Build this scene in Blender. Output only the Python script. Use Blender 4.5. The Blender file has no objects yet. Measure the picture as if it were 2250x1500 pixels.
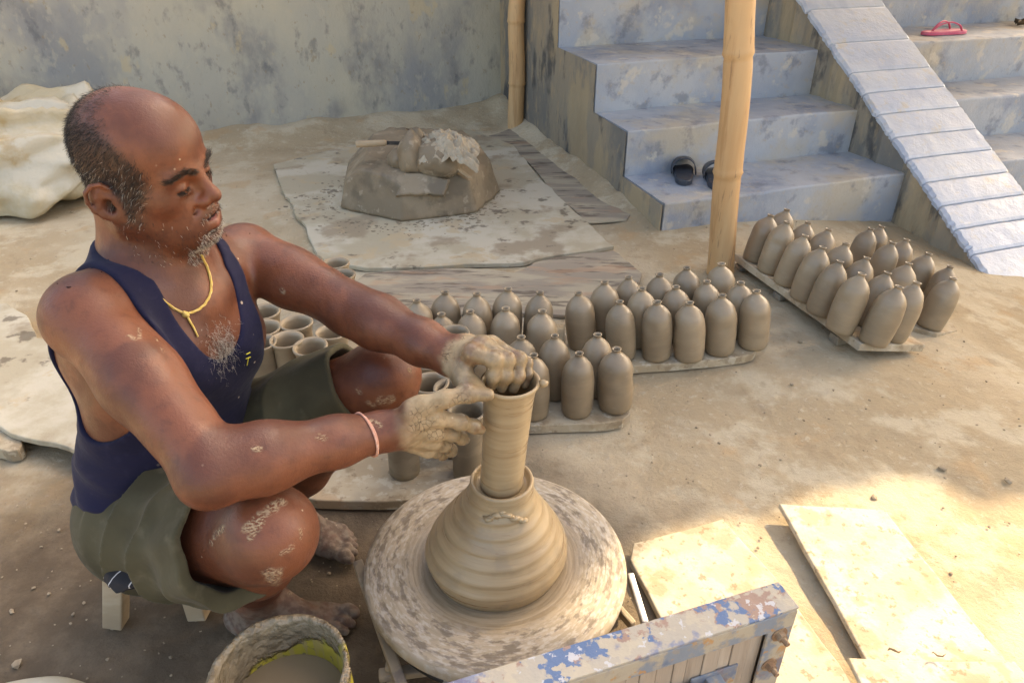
import bpy, bmesh, math, random
import numpy as np
from mathutils import Vector, Matrix
random.seed(7); rng = np.random.default_rng(7)
R_ = math.radians
scene = bpy.context.scene
COL = scene.collection
# ------------------------------------------------------------------ camera, sky, sun, exposure
PITCH, FPX, CAMH = R_(31.0), 1600.0, 1.18
cam_data = bpy.data.cameras.new('camera'); cam = bpy.data.objects.new('camera', cam_data); COL.objects.link(cam)
cam.location = (0, 0, CAMH); cam.rotation_euler = (math.pi/2 - PITCH, 0, 0)
cam_data.sensor_width = 36.0; cam_data.lens = FPX/2250*36.0; cam_data.clip_start = 0.02; cam_data.clip_end = 200
scene.camera = cam
SUN_EL, SUN_AZ = R_(42), math.atan2(.77, .64)          # azimuth clockwise from +Y
SUN = np.array([math.sin(SUN_AZ)*math.cos(SUN_EL), math.cos(SUN_AZ)*math.cos(SUN_EL), math.sin(SUN_EL)])
world = bpy.data.worlds.new('World'); scene.world = world; world.use_nodes = True
wn = world.node_tree.nodes; wl = world.node_tree.links
sky = wn.new('ShaderNodeTexSky'); sky.sky_type = 'NISHITA'; sky.sun_disc = False
sky.sun_elevation = SUN_EL; sky.sun_rotation = SUN_AZ; sky.air_density = 1.0; sky.dust_density = 5.0; sky.ozone_density = 1.0
wl.new(sky.outputs[0], wn['Background'].inputs[0]); wn['Background'].inputs[1].default_value = 0.15
sd = bpy.data.lights.new('sun', 'SUN'); sd.energy = 2.0; sd.angle = R_(0.9); sd.color = (1.0, .85, .63)
sun = bpy.data.objects.new('sun', sd); COL.objects.link(sun)
sun.rotation_euler = Vector(SUN).to_track_quat('Z', 'Y').to_euler(); sun.location = (3, 2, 6)
scene.view_settings.view_transform = 'Standard'; scene.view_settings.look = 'None'
scene.view_settings.exposure = 2.15; scene.view_settings.gamma = 1.0
scene.view_settings.use_white_balance = True; scene.view_settings.white_balance_temperature = 7900; scene.view_settings.white_balance_tint = 10
scene.render.engine = 'CYCLES'

# ------------------------------------------------------------------ photo -> place lookups
def ray(px, py):
    r = px-1125.0; u = 750.0-py
    return np.array([r, FPX*math.cos(PITCH)+u*math.sin(PITCH), u*math.cos(PITCH)-FPX*math.sin(PITCH)])
CAMP = np.array([0, 0, CAMH])
def at(px, py, z=0.0):
    d = ray(px, py); return CAMP + d*((z-CAMH)/d[2])
def Q(px, py, Y):
    d = ray(px, py); return CAMP + d*(Y/d[1])
def on_plane(px, py, p0, n):
    d = ray(px, py); return CAMP + d*(np.dot(np.array(p0)-CAMP, n)/np.dot(d, n))
def sstep(a, b, x):
    t = np.clip((x-a)/(b-a), 0, 1); return t*t*(3-2*t)
def gz(x, y):
    return -0.18*sstep(.8, 2.5, x)*sstep(1.3, 2.0, y)

# ------------------------------------------------------------------ numpy noise
def vnoise(P, seed=0):
    P = np.asarray(P, float); i = np.floor(P).astype(np.int64); f = P-i; f = f*f*(3-2*f)
    def h(a, b, c):
        n = (a*374761393 + b*668265263 + c*2147483647 + seed*974711) & 0xffffffff
        n = ((n ^ (n >> 13))*1274126177) & 0xffffffff
        return ((n ^ (n >> 16)) & 0xffff)/65535.0
    r = 0
    for dx in (0, 1):
        for dy in (0, 1):
            for dz in (0, 1):
                w = (f[..., 0] if dx else 1-f[..., 0])*(f[..., 1] if dy else 1-f[..., 1])*(f[..., 2] if dz else 1-f[..., 2])
                r = r + w*h(i[..., 0]+dx, i[..., 1]+dy, i[..., 2]+dz)
    return r
def fbm(P, oct=4, seed=0):
    P = np.asarray(P, float); a, s, r = .5, 1.0, 0
    for o in range(oct):
        r = r + a*(vnoise(P*s, seed+o)-.5)*2; a *= .5; s *= 2.03
    return r

# ------------------------------------------------------------------ materials
class NT:
    def __init__(s, name):
        s.m = bpy.data.materials.new(name); s.m.use_nodes = True
        s.n = s.m.node_tree.nodes; s.l = s.m.node_tree.links; s.b = s.n['Principled BSDF']
    def node(s, t, **kw):
        x = s.n.new(t)
        for k, v in kw.items(): setattr(x, k, v)
        return x
    def set(s, sock, v):
        if isinstance(v, (int, float)): sock.default_value = v
        elif isinstance(v, (tuple, list)): sock.default_value = (*v, 1) if len(v) == 3 and sock.type == 'RGBA' else v
        else: s.l.new(v, sock)
    def coord(s, c):
        if c == 'P': return s.node('ShaderNodeNewGeometry').outputs['Position']
        return s.node('ShaderNodeTexCoord').outputs['Object']
    def mapping(s, v, scale=(1, 1, 1), rot=(0, 0, 0), loc=None):
        x = s.node('ShaderNodeMapping'); s.l.new(v, x.inputs[0]); x.inputs['Scale'].default_value = scale; x.inputs['Rotation'].default_value = rot
        if loc is not None: s.set(x.inputs['Location'], loc)
        return x.outputs[0]
    def noise(s, v, scale, detail=4, rough=.55, dist=0):
        x = s.node('ShaderNodeTexNoise'); s.l.new(v, x.inputs['Vector'])
        x.inputs['Scale'].default_value = scale; x.inputs['Detail'].default_value = detail
        x.inputs['Roughness'].default_value = rough; x.inputs['Distortion'].default_value = dist
        return x.outputs[0]
    def voro(s, v, scale, feat='F1', rnd=1):
        x = s.node('ShaderNodeTexVoronoi'); x.feature = feat; s.l.new(v, x.inputs['Vector'])
        x.inputs['Scale'].default_value = scale; x.inputs['Randomness'].default_value = rnd
        return x.outputs['Distance']
    def map(s, v, a, b, c=0, d=1, smooth=True):
        x = s.node('ShaderNodeMapRange'); x.interpolation_type = 'SMOOTHSTEP' if smooth else 'LINEAR'
        s.set(x.inputs[0], v)
        for i, q in enumerate((a, b, c, d)): x.inputs[i+1].default_value = q
        return x.outputs[0]
    def math(s, op, a, b=0.0):
        x = s.node('ShaderNodeMath', operation=op); s.set(x.inputs[0], a); s.set(x.inputs[1], b); return x.outputs[0]
    def mix(s, f, a, b, bt='MIX'):
        x = s.node('ShaderNodeMix', data_type='RGBA', blend_type=bt); s.set(x.inputs[0], f); s.set(x.inputs[6], a); s.set(x.inputs[7], b)
        return x.outputs[2]
    def attr(s, name):
        return s.node('ShaderNodeAttribute', attribute_name=name).outputs['Fac']
    def bump(s, h, strength=.3, dist=.01, nrm=None):
        x = s.node('ShaderNodeBump'); s.l.new(h, x.inputs['Height']); x.inputs['Strength'].default_value = strength; x.inputs['Distance'].default_value = dist
        if nrm is not None: s.l.new(nrm, x.inputs['Normal'])
        return x.outputs[0]

def mat(name, base, layers=(), rough=.8, rvar=.1, bumps=((60, .3, .004),), coord='O', stretch=(1, 1, 1), rot=(0, 0, 0), spec=.35, var=0.0, metallic=0, sheen=0):
    """layers: (colour, scale, lo, hi, strength[, detail])  each blended over the last through its own noise"""
    t = NT(name); v0 = t.coord(coord)
    if coord == 'O':                                     # break up repeats between alike objects
        oi = t.node('ShaderNodeObjectInfo'); cmb = t.node('ShaderNodeVectorMath', operation='SCALE')
        cmb.inputs[0].default_value = (37.0, 17.0, 53.0); t.l.new(oi.outputs['Random'], cmb.inputs['Scale'])
        ad = t.node('ShaderNodeVectorMath', operation='ADD'); t.l.new(v0, ad.inputs[0]); t.l.new(cmb.outputs[0], ad.inputs[1]); v0 = ad.outputs[0]
    v = t.mapping(v0, stretch, rot) if stretch != (1, 1, 1) or rot != (0, 0, 0) else v0
    c = base
    for i, L in enumerate(layers):
        col, sc, lo, hi, st = L[:5]; det = L[5] if len(L) > 5 else 5
        vv = t.mapping(v, (1, 1, 1), (0, 0, 0), (i*3.7, i*1.9, i*5.3))
        f = t.map(t.noise(vv, sc, det, .6), lo, hi, 0, st)
        c = t.mix(f, c, col)
    if var:
        oi2 = t.node('ShaderNodeObjectInfo'); hs = t.node('ShaderNodeHueSaturation')
        t.l.new(t.map(oi2.outputs['Random'], 0, 1, 1-var, 1+var, False), hs.inputs['Value']); t.set(hs.inputs['Color'], c); c = hs.outputs[0]
    t.set(t.b.inputs['Base Color'], c)
    t.l.new(t.map(t.noise(v, 14, 4), .3, .7, rough-rvar, rough+rvar), t.b.inputs['Roughness'])
    t.b.inputs['Specular IOR Level'].default_value = spec; t.b.inputs['Metallic'].default_value = metallic
    if sheen: t.b.inputs['Sheen Weight'].default_value = sheen
    n = None
    for sc, st, di in bumps: n = t.bump(t.noise(v, sc, 5, .65), st, di, n)
    if n is not None: t.l.new(n, t.b.inputs['Normal'])
    return t.m

TAN = (.40, .31, .205); CLAY = (.275, .205, .128)
M = {}
M['plaster'] = mat('worn_plaster', (.40, .375, .31), [((.47, .425, .32), 1.2, .42, .60, .9, 4), ((.215, .225, .24), 1.5, .46, .66, .75, 5), ((.13, .135, .155), 3.6, .50, .70, .55, 9), ((.08, .085, .10), 13, .55, .68, .45, 10),
    ((.50, .40, .24), 6.5, .61, .67, .55, 7), ((.46, .42, .33), 22, .54, .66, .4, 8), ((.26, .19, .11), 34, .62, .68, .45, 6)], .88, .08, ((9, .3, .02), (70, .45, .005)), 'P', (1, 1, .6))
M['stair'] = mat('worn_blue_cement', (.31, .345, .395), [((.40, .42, .44), 2.0, .42, .62, .85, 4), ((.44, .38, .28), 2.1, .49, .62, .75, 7), ((.19, .235, .31), 2.8, .50, .66, .7, 6), ((.10, .115, .145), 9, .54, .67, .5, 10), ((.52, .48, .40), 8, .57, .65, .7, 9), ((.40, .34, .25), 30, .56, .68, .45, 8)],
    .66, .12, ((6, .25, .02), (90, .4, .004)), 'P', (1, 1, 1), spec=.45)
M['stair_side'] = mat('dusty_cement', (.29, .245, .18), [((.17, .165, .15), 2.2, .47, .58, .9, 9), ((.07, .07, .07), 5, .53, .62, .85, 9), ((.40, .31, .19), 3.0, .52, .60, .8, 8), ((.36, .28, .18), 18, .54, .64, .6, 8)], .92, .05, ((12, .5, .02), (80, .5, .006)), 'P', (1, 1, .45))
M['coping'] = mat('smooth_blue_cement', (.42, .47, .55), [((.50, .53, .57), 3.0, .45, .58, .8, 8), ((.33, .38, .47), 6, .52, .62, .5, 9), ((.50, .45, .36), 5, .59, .66, .7, 9), ((.50, .48, .44), 30, .56, .64, .5, 7)], .45, .12, ((16, .35, .012), (70, .35, .004)), 'P', spec=.6)
M['ground'] = None
M['board'] = mat('dusty_board', (.38, .295, .19), [((.46, .38, .265), 9, .46, .57, .85, 7), ((.24, .175, .105), 13, .54, .63, .7, 9), ((.33, .28, .21), 5, .52, .62, .6), ((.50, .43, .32), 40, .55, .62, .7, 9), ((.20, .14, .085), 70, .60, .66, .6, 7), ((.40, .24, .12), 8, .60, .66, .4)], .88, .06, ((26, .3, .004), (150, .35, .002)), 'O', (.8, 1.0, 1), var=.10)
M['pale_board'] = mat('pale_dusty_board', (.46, .39, .275), [((.54, .48, .37), 9, .46, .57, .85, 7), ((.34, .25, .15), 14, .53, .61, .65, 9), ((.24, .165, .095), 60, .58, .64, .7, 8), ((.44, .30, .16), 6, .56, .64, .5, 7)], .88, .06, ((26, .3, .004), (120, .4, .003)), 'O', var=.06)
M['ply'] = mat('muddy_plywood', (.39, .335, .235), [((.50, .45, .35), 2.4, .46, .57, .85, 8), ((.27, .21, .14), 3.2, .52, .61, .8, 9), ((.11, .085, .06), 10, .58, .65, .75, 10), ((.44, .34, .21), 6, .56, .62, .7, 7)], .9, .05, ((20, .35, .006), (120, .35, .003)), 'P')
M['ply2'] = mat('weathered_plank', (.30, .25, .19), [((.42, .355, .25), 5, .46, .57, .85, 8), ((.13, .10, .075), 11, .52, .62, .85, 9), ((.42, .26, .16), 7, .57, .64, .5, 8)], .9, .05, ((18, .5, .008), (120, .4, .003)), 'P', (.5, 2.2, 1))
M['clay'] = mat('leather_hard_clay', CLAY, [((.325, .245, .155), 9, .42, .64, .6, 3), ((.225, .168, .105), 6, .48, .68, .6, 3), ((.38, .30, .205), 40, .60, .70, .3)], .40, .08, ((10, .08, .004), (60, .10, .0012)), 'O', (1, 1, 2.6), spec=.6, var=.16)
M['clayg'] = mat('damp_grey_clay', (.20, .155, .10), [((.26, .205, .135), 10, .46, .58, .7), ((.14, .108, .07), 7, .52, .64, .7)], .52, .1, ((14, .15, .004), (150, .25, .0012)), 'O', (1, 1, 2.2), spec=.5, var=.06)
M['mound'] = mat('mound_clay', (.20, .15, .095), [((.26, .20, .13), 4, .46, .57, .85), ((.13, .10, .065), 6, .52, .62, .8, 8), ((.38, .31, .22), 18, .57, .65, .5, 8)], .6, .12, ((16, .35, .008), (90, .3, .002)), 'P', spec=.45)
M['bamboo'] = mat('bamboo', (.53, .315, .145), [((.58, .38, .195), 3, .44, .58, .8), ((.40, .22, .095), 8, .53, .64, .65), ((.24, .14, .08), 26, .60, .67, .6)], .55, .1, ((40, .15, .003),), 'O', (3, 3, .3), spec=.45)
M['tarp'] = mat('cream_tarpaulin', (.42, .35, .225), [((.50, .45, .35), 2.6, .44, .58, .9), ((.36, .25, .11), 3.4, .52, .62, .75, 7)], .5, .1, ((11, .4, .02), (40, .25, .006)), 'P', spec=.5)
M['bark'] = mat('pale_wood', (.36, .265, .165), [((.45, .36, .25), 20, .45, .65, .7), ((.26, .18, .11), 25, .60, .76, .6)], .8, .1, ((60, .3, .003),), 'O', (.4, 1, 1))
M['white_wood'] = mat('whitened_stool_wood', (.42, .37, .28), [((.66, .62, .54), 12, .45, .62, .8), ((.33, .25, .16), 18, .58, .72, .8)], .85, .08, ((50, .35, .003),), 'O')
M['bluep'] = mat('chipped_blue_paint', (.085, .14, .25), [((.32, .20, .135), 22, .50, .53, .9, 8), ((.37, .325, .255), 15, .46, .49, .96, 6), ((.46, .45, .45), 40, .58, .61, .9, 6), ((.41, .35, .26), 30, .55, .575, .95, 5), ((.06, .11, .25), 9, .56, .60, .6)],
    .6, .15, ((16, .6, .006), (90, .4, .002)), 'O', spec=.45)
M['bluef'] = mat('faded_blue_iron', (.19, .215, .25), [((.38, .32, .235), 12, .46, .53, .95, 7), ((.42, .22, .08), 45, .57, .62, .9, 8), ((.10, .135, .21), 10, .53, .60, .7, 7), ((.30, .24, .17), 60, .55, .62, .5)], .65, .12, ((30, .4, .003),), 'O', spec=.45)
M['slat'] = mat('grey_brown_slat', (.36, .285, .215), [((.44, .36, .28), 12, .45, .65, .7), ((.24, .18, .13), 22, .56, .74, .7, 8)], .85, .07, ((40, .4, .003),), 'O', (2.5, 2.5, .25), var=.04)
M['rust'] = mat('rusty_bolt', (.28, .17, .10), [((.36, .27, .18), 60, .45, .6, .8), ((.12, .07, .05), 90, .55, .7, .7)], .75, .1, ((160, .5, .002),), 'O', metallic=.3)
M['iron'] = mat('muddy_iron', (.30, .24, .165), [((.13, .11, .10), 14, .55, .68, .8), ((.42, .36, .27), 20, .58, .7, .6)], .7, .15, ((40, .4, .003),), 'O', spec=.5)
M['steel'] = mat('worn_steel_bar', (.44, .44, .44), [((.32, .26, .18), 14, .50, .64, .8)], .38, .12, ((60, .2, .002),), 'O', spec=.6, metallic=.5)
M['darkiron'] = mat('black_iron', (.035, .032, .03), [((.12, .095, .07), 15, .55, .7, .6)], .6, .1, ((50, .3, .002),), 'O')
M['black_rubber'] = mat('black_rubber', (.035, .042, .055), [((.22, .21, .20), 30, .60, .74, .5)], .45, .1, ((80, .15, .002),), 'O', spec=.5)
M['pink'] = mat('pink_rubber', (.62, .115, .19), [((.70, .24, .30), 30, .5, .7, .5)], .5, .1, ((80, .15, .002),), 'O')
M['leaf'] = mat('dry_leaf', (.10, .065, .035), [((.20, .13, .07), 40, .5, .7, .7)], .8, .1, ((60, .3, .003),), 'O')
M['rag'] = mat('muddy_rag', (.34, .28, .20), [((.42, .36, .27), 20, .45, .65, .7), ((.19, .15, .10), 14, .56, .72, .7)], .85, .1, ((60, .5, .005),), 'P')
M['thatch'] = mat('thatch', (.30, .24, .14), [((.18, .13, .08), 8, .5, .7, .7)], .95, .03, ((30, .5, .02),), 'O', (8, 1, 1))
M['pebble'] = mat('soil_crumb', (.33, .26, .175), [((.22, .17, .115), 30, .45, .65, .8), ((.46, .38, .28), 9, .56, .7, .6)], .95, .03, ((150, .3, .002),), 'P')
M['cord'] = mat('yellow_cord', (.60, .40, .10), [((.66, .50, .22), 200, .45, .6, .6)], .8, .1, ((400, .5, .001),), 'O')
M['band'] = mat('pink_thread', (.55, .27, .19), [((.66, .45, .36), 200, .5, .65, .6)], .85, .1, ((400, .5, .001),), 'O')

# ------------------------------------------------------------------ mesh helpers
def mesh_obj(name, verts, faces, m, parent=None, smooth=False, origin=None):
    verts = np.asarray(verts, float)
    if origin is None and parent is None: origin = np.array([verts[:, 0].mean(), verts[:, 1].mean(), verts[:, 2].min()])
    if origin is None: origin = np.zeros(3)
    me = bpy.data.meshes.new(name); me.from_pydata((verts-np.asarray(origin)).tolist(), [], [tuple(map(int, f)) for f in faces]); me.update()
    if smooth: me.polygons.foreach_set('use_smooth', [True]*len(me.polygons))
    if m is not None: me.materials.append(m)
    o = bpy.data.objects.new(name, me); COL.objects.link(o); o.location = origin
    if parent is not None: o.parent = parent; o.matrix_parent_inverse = Matrix.Translation(-Vector(parent.location)) if parent.rotation_euler[:] == (0, 0, 0) else parent.matrix_basis.inverted()
    return o
def tag(o, label, cat, group=None):
    o['label'] = label; o['category'] = cat
    if group: o['group'] = group
    return o
def struct(o): o['kind'] = 'structure'; return o
def empty(name, loc):
    o = bpy.data.objects.new(name, None); COL.objects.link(o); o.location = loc; o.empty_display_size = .05; return o
def join(parts):
    V, F, n = [], [], 0
    for v, f in parts:
        V.append(np.asarray(v, float)); F += [tuple(i+n for i in q) for q in f]; n += len(v)
    return np.concatenate(V), F
def resample(poly, step):
    out = []
    for i in range(len(poly)):
        a, b = np.array(poly[i], float), np.array(poly[(i+1) % len(poly)], float); n = max(1, int(np.linalg.norm(b-a)/step))
        for k in range(n): out.append(a+(b-a)*k/n)
    return np.array(out)
def slab_geo(poly, z0, z1, jit=.002, bev=.003, step=.03, corner=0.0, seed=0):
    """flat piece with its own worn outline, thickness and rounded arris"""
    P = resample([np.array(p[:2]) for p in poly], step); c = P.mean(0)
    if corner:
        for _ in range(corner): P = .25*np.roll(P, 1, 0)+.5*P+.25*np.roll(P, -1, 0)
    g = np.random.default_rng(seed+11); n = len(P)
    j = g.normal(0, jit, (n, 2)); j = (j+np.roll(j, 1, 0)+np.roll(j, -1, 0))/1.6
    P = P+j; area = sum(P[i][0]*P[(i+1) % n][1]-P[(i+1) % n][0]*P[i][1] for i in range(n))
    if area < 0: P = P[::-1]
    tn = np.roll(P, -1, 0)-np.roll(P, 1, 0); nr = np.stack([-tn[:, 1], tn[:, 0]], 1); nr /= np.linalg.norm(nr, axis=1)[:, None]+1e-9
    rings = [(P, z0), (P, z1-bev), (P+nr*bev*.35, z1-bev*.3), (P+nr*bev, z1)]
    V = np.concatenate([np.c_[p, np.full(n, z)] for p, z in rings]); F = []
    for r in range(3):
        for i in range(n):
            k = (i+1) % n; F.append((r*n+i, r*n+k, (r+1)*n+k, (r+1)*n+i))
    F.append(tuple(3*n+i for i in range(n))); F.append(tuple(n-1-i for i in range(n)))
    return V, F
def slab(name, poly, z0, z1, m, parent=None, xf=None, **kw):
    V, F = slab_geo(poly, z0, z1, **kw)
    if xf is not None: V = xf(V)
    return mesh_obj(name, V, F, m, parent)
def tube_geo(path, radii, seg=10, caps=True, flat=None):
    path = np.asarray(path, float); n = len(path); radii = np.broadcast_to(np.asarray(radii, float), (n,))
    T = np.gradient(path, axis=0); T /= np.linalg.norm(T, axis=1)[:, None]
    up = np.array([0, 0, 1.0]) if abs(T[0][2]) < .9 else np.array([1.0, 0, 0]); V = []
    u = np.cross(up, T[0]); u /= np.linalg.norm(u)
    for i in range(n):
        u = u-T[i]*np.dot(u, T[i]); u /= np.linalg.norm(u); w = np.cross(T[i], u)
        for k in range(seg):
            a = 2*math.pi*k/seg; V.append(path[i]+radii[i]*(u*math.cos(a)+w*math.sin(a)*(flat or 1)))
    F = [(i*seg+k, i*seg+(k+1) % seg, (i+1)*seg+(k+1) % seg, (i+1)*seg+k) for i in range(n-1) for k in range(seg)]
    if caps: F.append(tuple(range(seg-1, -1, -1))); F.append(tuple((n-1)*seg+k for k in range(seg)))
    return np.array(V), F
def lathe_geo(prof, seg=32, wob=0.0, seed=0, lean=(0, 0), twist=0):
    V, F = [], []; n = len(prof); g = np.random.default_rng(seed); ph = g.uniform(0, 6.28, 6)
    zt = max(p[1] for p in prof)
    for r, z in prof:
        for k in range(seg):
            a = 2*math.pi*k/seg; q = z/zt if zt else 0
            rr = r*(1+wob*(math.sin(2*a+ph[0]+q*2)+.6*math.sin(3*a+ph[1]-q*3)+.5*math.sin(a+ph[2])))
            V.append((rr*math.cos(a)+lean[0]*z, rr*math.sin(a)+lean[1]*z, z))
    for i in range(n-1):
        for k in range(seg): F.append((i*seg+k, i*seg+(k+1) % seg, (i+1)*seg+(k+1) % seg, (i+1)*seg+k))
    if prof[0][0] > 1e-6: F.append(tuple(range(seg-1, -1, -1)))
    if prof[-1][0] > 1e-6: F.append(tuple((n-1)*seg+k for k in range(seg)))
    return np.array(V), F
def box_geo(c, ax, ay, az, bev=.002):
    """bevelled box: centre and three half-axis vectors"""
    bm = bmesh.new(); bmesh.ops.create_cube(bm, size=2.0)
    l = [np.linalg.norm(a) for a in (ax, ay, az)]
    for v in bm.verts: v.co = Vector((v.co.x*l[0], v.co.y*l[1], v.co.z*l[2]))
    if bev: bmesh.ops.bevel(bm, geom=bm.edges[:], offset=min(bev, min(l)*.6), segments=2, affect='EDGES', profile=.5)
    bm.verts.index_update(); A = np.stack([np.asarray(a, float)/n for a, n in zip((ax, ay, az), l)], 1)
    V = np.array([A @ np.array(v.co) for v in bm.verts])+np.asarray(c, float); F = [[v.index for v in f.verts] for f in bm.faces]
    if np.linalg.det(A) < 0: F = [q[::-1] for q in F]
    bm.free(); return V, F
def bar_geo(a, b, w, h, bev=.002, up=(0, 0, 1)):
    a, b = np.asarray(a, float), np.asarray(b, float); d = (b-a)/2; t = d/np.linalg.norm(d)
    s = np.cross(up, t); s /= np.linalg.norm(s); u = np.cross(t, s)
    return box_geo((a+b)/2, d, s*w/2, u*h/2, bev)
ORD = ['first', 'second', 'third', 'fourth', 'fifth', 'sixth', 'seventh', 'eighth', 'ninth']

# ================================================================== SETTING
# ground: one sheet, fine near the camera, with the slope down to the right
t = NT('packed_earth'); P = t.coord('P')
c = t.mix(t.map(t.noise(P, 1.1, 5), .42, .58), (.385, .30, .19), (.47, .385, .265))
c = t.mix(t.map(t.noise(P, 3.6, 8, .65), .49, .60, 0, .8), c, (.51, .435, .31))
c = t.mix(t.map(t.noise(P, 8.5, 9, .7), .54, .66, 0, .42), c, (.27, .20, .125))
c = t.mix(t.map(t.noise(P, 5.0, 6), .58, .66, 0, .45), c, (.44, .29, .15))
c = t.mix(t.map(t.noise(P, 45, 6, .7), .57, .66, 0, .5), c, (.52, .45, .34))
sep = t.node('ShaderNodeSeparateXYZ'); t.l.new(P, sep.inputs[0])
# damp trodden soil round wheel and potter, part of its darkness is painted shade
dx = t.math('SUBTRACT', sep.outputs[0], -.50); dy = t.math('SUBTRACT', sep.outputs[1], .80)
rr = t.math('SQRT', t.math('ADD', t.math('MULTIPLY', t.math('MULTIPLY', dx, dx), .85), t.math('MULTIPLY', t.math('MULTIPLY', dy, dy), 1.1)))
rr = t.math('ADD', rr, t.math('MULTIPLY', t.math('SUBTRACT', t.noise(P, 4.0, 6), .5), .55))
damp = t.map(rr, .55, 1.05, 1, 0)  # mask for wet soil and the shade painted in with it
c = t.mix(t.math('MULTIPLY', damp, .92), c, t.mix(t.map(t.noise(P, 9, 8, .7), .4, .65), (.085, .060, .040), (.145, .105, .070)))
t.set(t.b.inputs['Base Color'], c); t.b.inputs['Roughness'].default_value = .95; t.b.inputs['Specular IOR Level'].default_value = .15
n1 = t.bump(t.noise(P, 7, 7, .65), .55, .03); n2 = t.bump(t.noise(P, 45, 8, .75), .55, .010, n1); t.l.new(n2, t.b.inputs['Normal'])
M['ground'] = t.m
xs = np.concatenate([[-40, -12, -6, -4], np.arange(-3, 4.001, .022), [5, 7, 13, 40]]); ys = np.concatenate([[-40, -12, -5, -2, -.8], np.arange(.0, 5.2, .022), [6, 8, 14, 40]])
X, Y = np.meshgrid(xs, ys, indexing='ij'); Pn = np.stack([X, Y, 0*X], -1)
Z = gz(X, Y) - .006 + .006*fbm(Pn*4, 4, 3)*1.0 + .0035*fbm(Pn*17, 3, 9)
Z = np.minimum(Z, gz(X, Y)-.0005)
inn = (X > -3) & (X < 4) & (Y > .0) & (Y < 5.2)
wallc = np.array([.02, 5.0]); walld = np.array([.92, .39])/np.hypot(.92, .39); wn_ = np.array([walld[1], -walld[0]])   # normal towards the yard
dw = (X-wallc[0])*wn_[0]+(Y-wallc[1])*wn_[1]
Z = Z + inn*(.07*sstep(.34, .0, dw)*(1+.5*fbm(Pn*5, 3, 4)))                       # earth banked against the wall
SC = np.array([.634, 2.877]); ST = np.array([.948, .317]); SD = np.array([-.317, .948])      # stair corner, tread direction, climbing direction
sw = (X-SC[0])*ST[0]+(Y-SC[1])*ST[1]; sdp = (X-SC[0])*SD[0]+(Y-SC[1])*SD[1]
Z = Z + inn*(.055*sstep(-.16, .0, sw)*sstep(-.05, .5, sdp)*(sw < .05)*(1+.5*fbm(Pn*6, 3, 5)))
nx, ny = X.shape; idx = np.arange(nx*ny).reshape(nx, ny)
F = np.stack([idx[:-1, :-1], idx[1:, :-1], idx[1:, 1:], idx[:-1, 1:]], -1).reshape(-1, 4)
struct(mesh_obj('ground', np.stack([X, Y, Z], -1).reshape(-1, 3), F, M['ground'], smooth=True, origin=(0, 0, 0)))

# crumbs of soil and clay chips strewn on the ground: too many to count
def ico(r, g, s=(1, 1, .6)):
    b = bmesh.new(); bmesh.ops.create_icosphere(b, subdivisions=1, radius=1)
    v = np.array([q.co for q in b.verts])*g.uniform(.6, 1.25, (len(b.verts), 1))*np.array(s)*r; f = [[q.index for q in w.verts] for w in b.faces]; b.free(); return v, f
parts = []; g = np.random.default_rng(5)
tmpl = [ico(1, g) for _ in range(6)]
for i in range(1500):
    if i < 650: x, y = g.normal(-.55, .5), g.uniform(.55, 1.9)
    elif i < 850: x, y = g.uniform(.2, 1.4), g.uniform(.7, 2.0)
    else: x, y = g.uniform(-2.4, 1.6), g.uniform(.8, 4.4)
    w = (x-SC[0])*ST[0]+(y-SC[1])*ST[1]; d = (x-SC[0])*SD[0]+(y-SC[1])*SD[1]
    if (w > -.02 and d > -.02) or math.hypot(x+.03, y-.9) < .27 or (x-wallc[0])*wn_[0]+(y-wallc[1])*wn_[1] < .1: continue
    v, f = tmpl[i % 6]; a = g.uniform(0, 6.28); r = .0015+.0035*g.random()**2.5+(.006 if g.random() < .012 else 0)
    R3 = np.array([[math.cos(a), -math.sin(a), 0], [math.sin(a), math.cos(a), 0], [0, 0, 1]])
    parts.append(((v*r) @ R3.T+np.array([x, y, float(gz(x, y))-.001]), f))
V, F = join(parts); o = mesh_obj('soil_crumbs', V, F, M['pebble'], origin=(0, 0, 0)); tag(o, 'crumbs of dry soil and clay strewn over the bare ground', 'soil'); o['kind'] = 'stuff'

# back wall
w0, w1 = wallc-walld*5.2, wallc+walld*.6
nu, nv = 150, 60; U, Vv = np.meshgrid(np.linspace(0, 1, nu), np.linspace(-.1, 2.6, nv), indexing='ij')
PX = w0[0]+(w1-w0)[0]*U; PY = w0[1]+(w1-w0)[1]*U; bumpy = .012*fbm(np.stack([PX*3, PY*3, Vv*3], -1), 4, 21)
front = np.stack([PX+wn_[0]*bumpy, PY+wn_[1]*bumpy, Vv], -1).reshape(-1, 3); back = front*0; back[:, 0] = PX.ravel()-wn_[0]*.2; back[:, 1] = PY.ravel()-wn_[1]*.2; back[:, 2] = Vv.ravel()
idx = np.arange(nu*nv).reshape(nu, nv); Fq = np.stack([idx[:-1, :-1], idx[1:, :-1], idx[1:, 1:], idx[:-1, 1:]], -1).reshape(-1, 4)
F = [tuple(q) for q in Fq]; N0 = nu*nv
Vw = np.concatenate([front, back[[idx[0, 0], idx[-1, 0], idx[-1, -1], idx[0, -1]]]])
F += [(N0, N0+3, N0+2, N0+1), tuple([N0]+[int(i) for i in idx[0, :]]+[N0+3]), tuple([N0+1, N0+2]+[int(i) for i in idx[-1, ::-1]]), tuple([N0+3]+[int(i) for i in idx[:, -1]]+[N0+2])]
wall = mesh_obj('plaster_wall', Vw, F, M['plaster'], smooth=True); tag(wall, 'stained grey plaster wall closing the back of the yard', 'wall')

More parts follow.
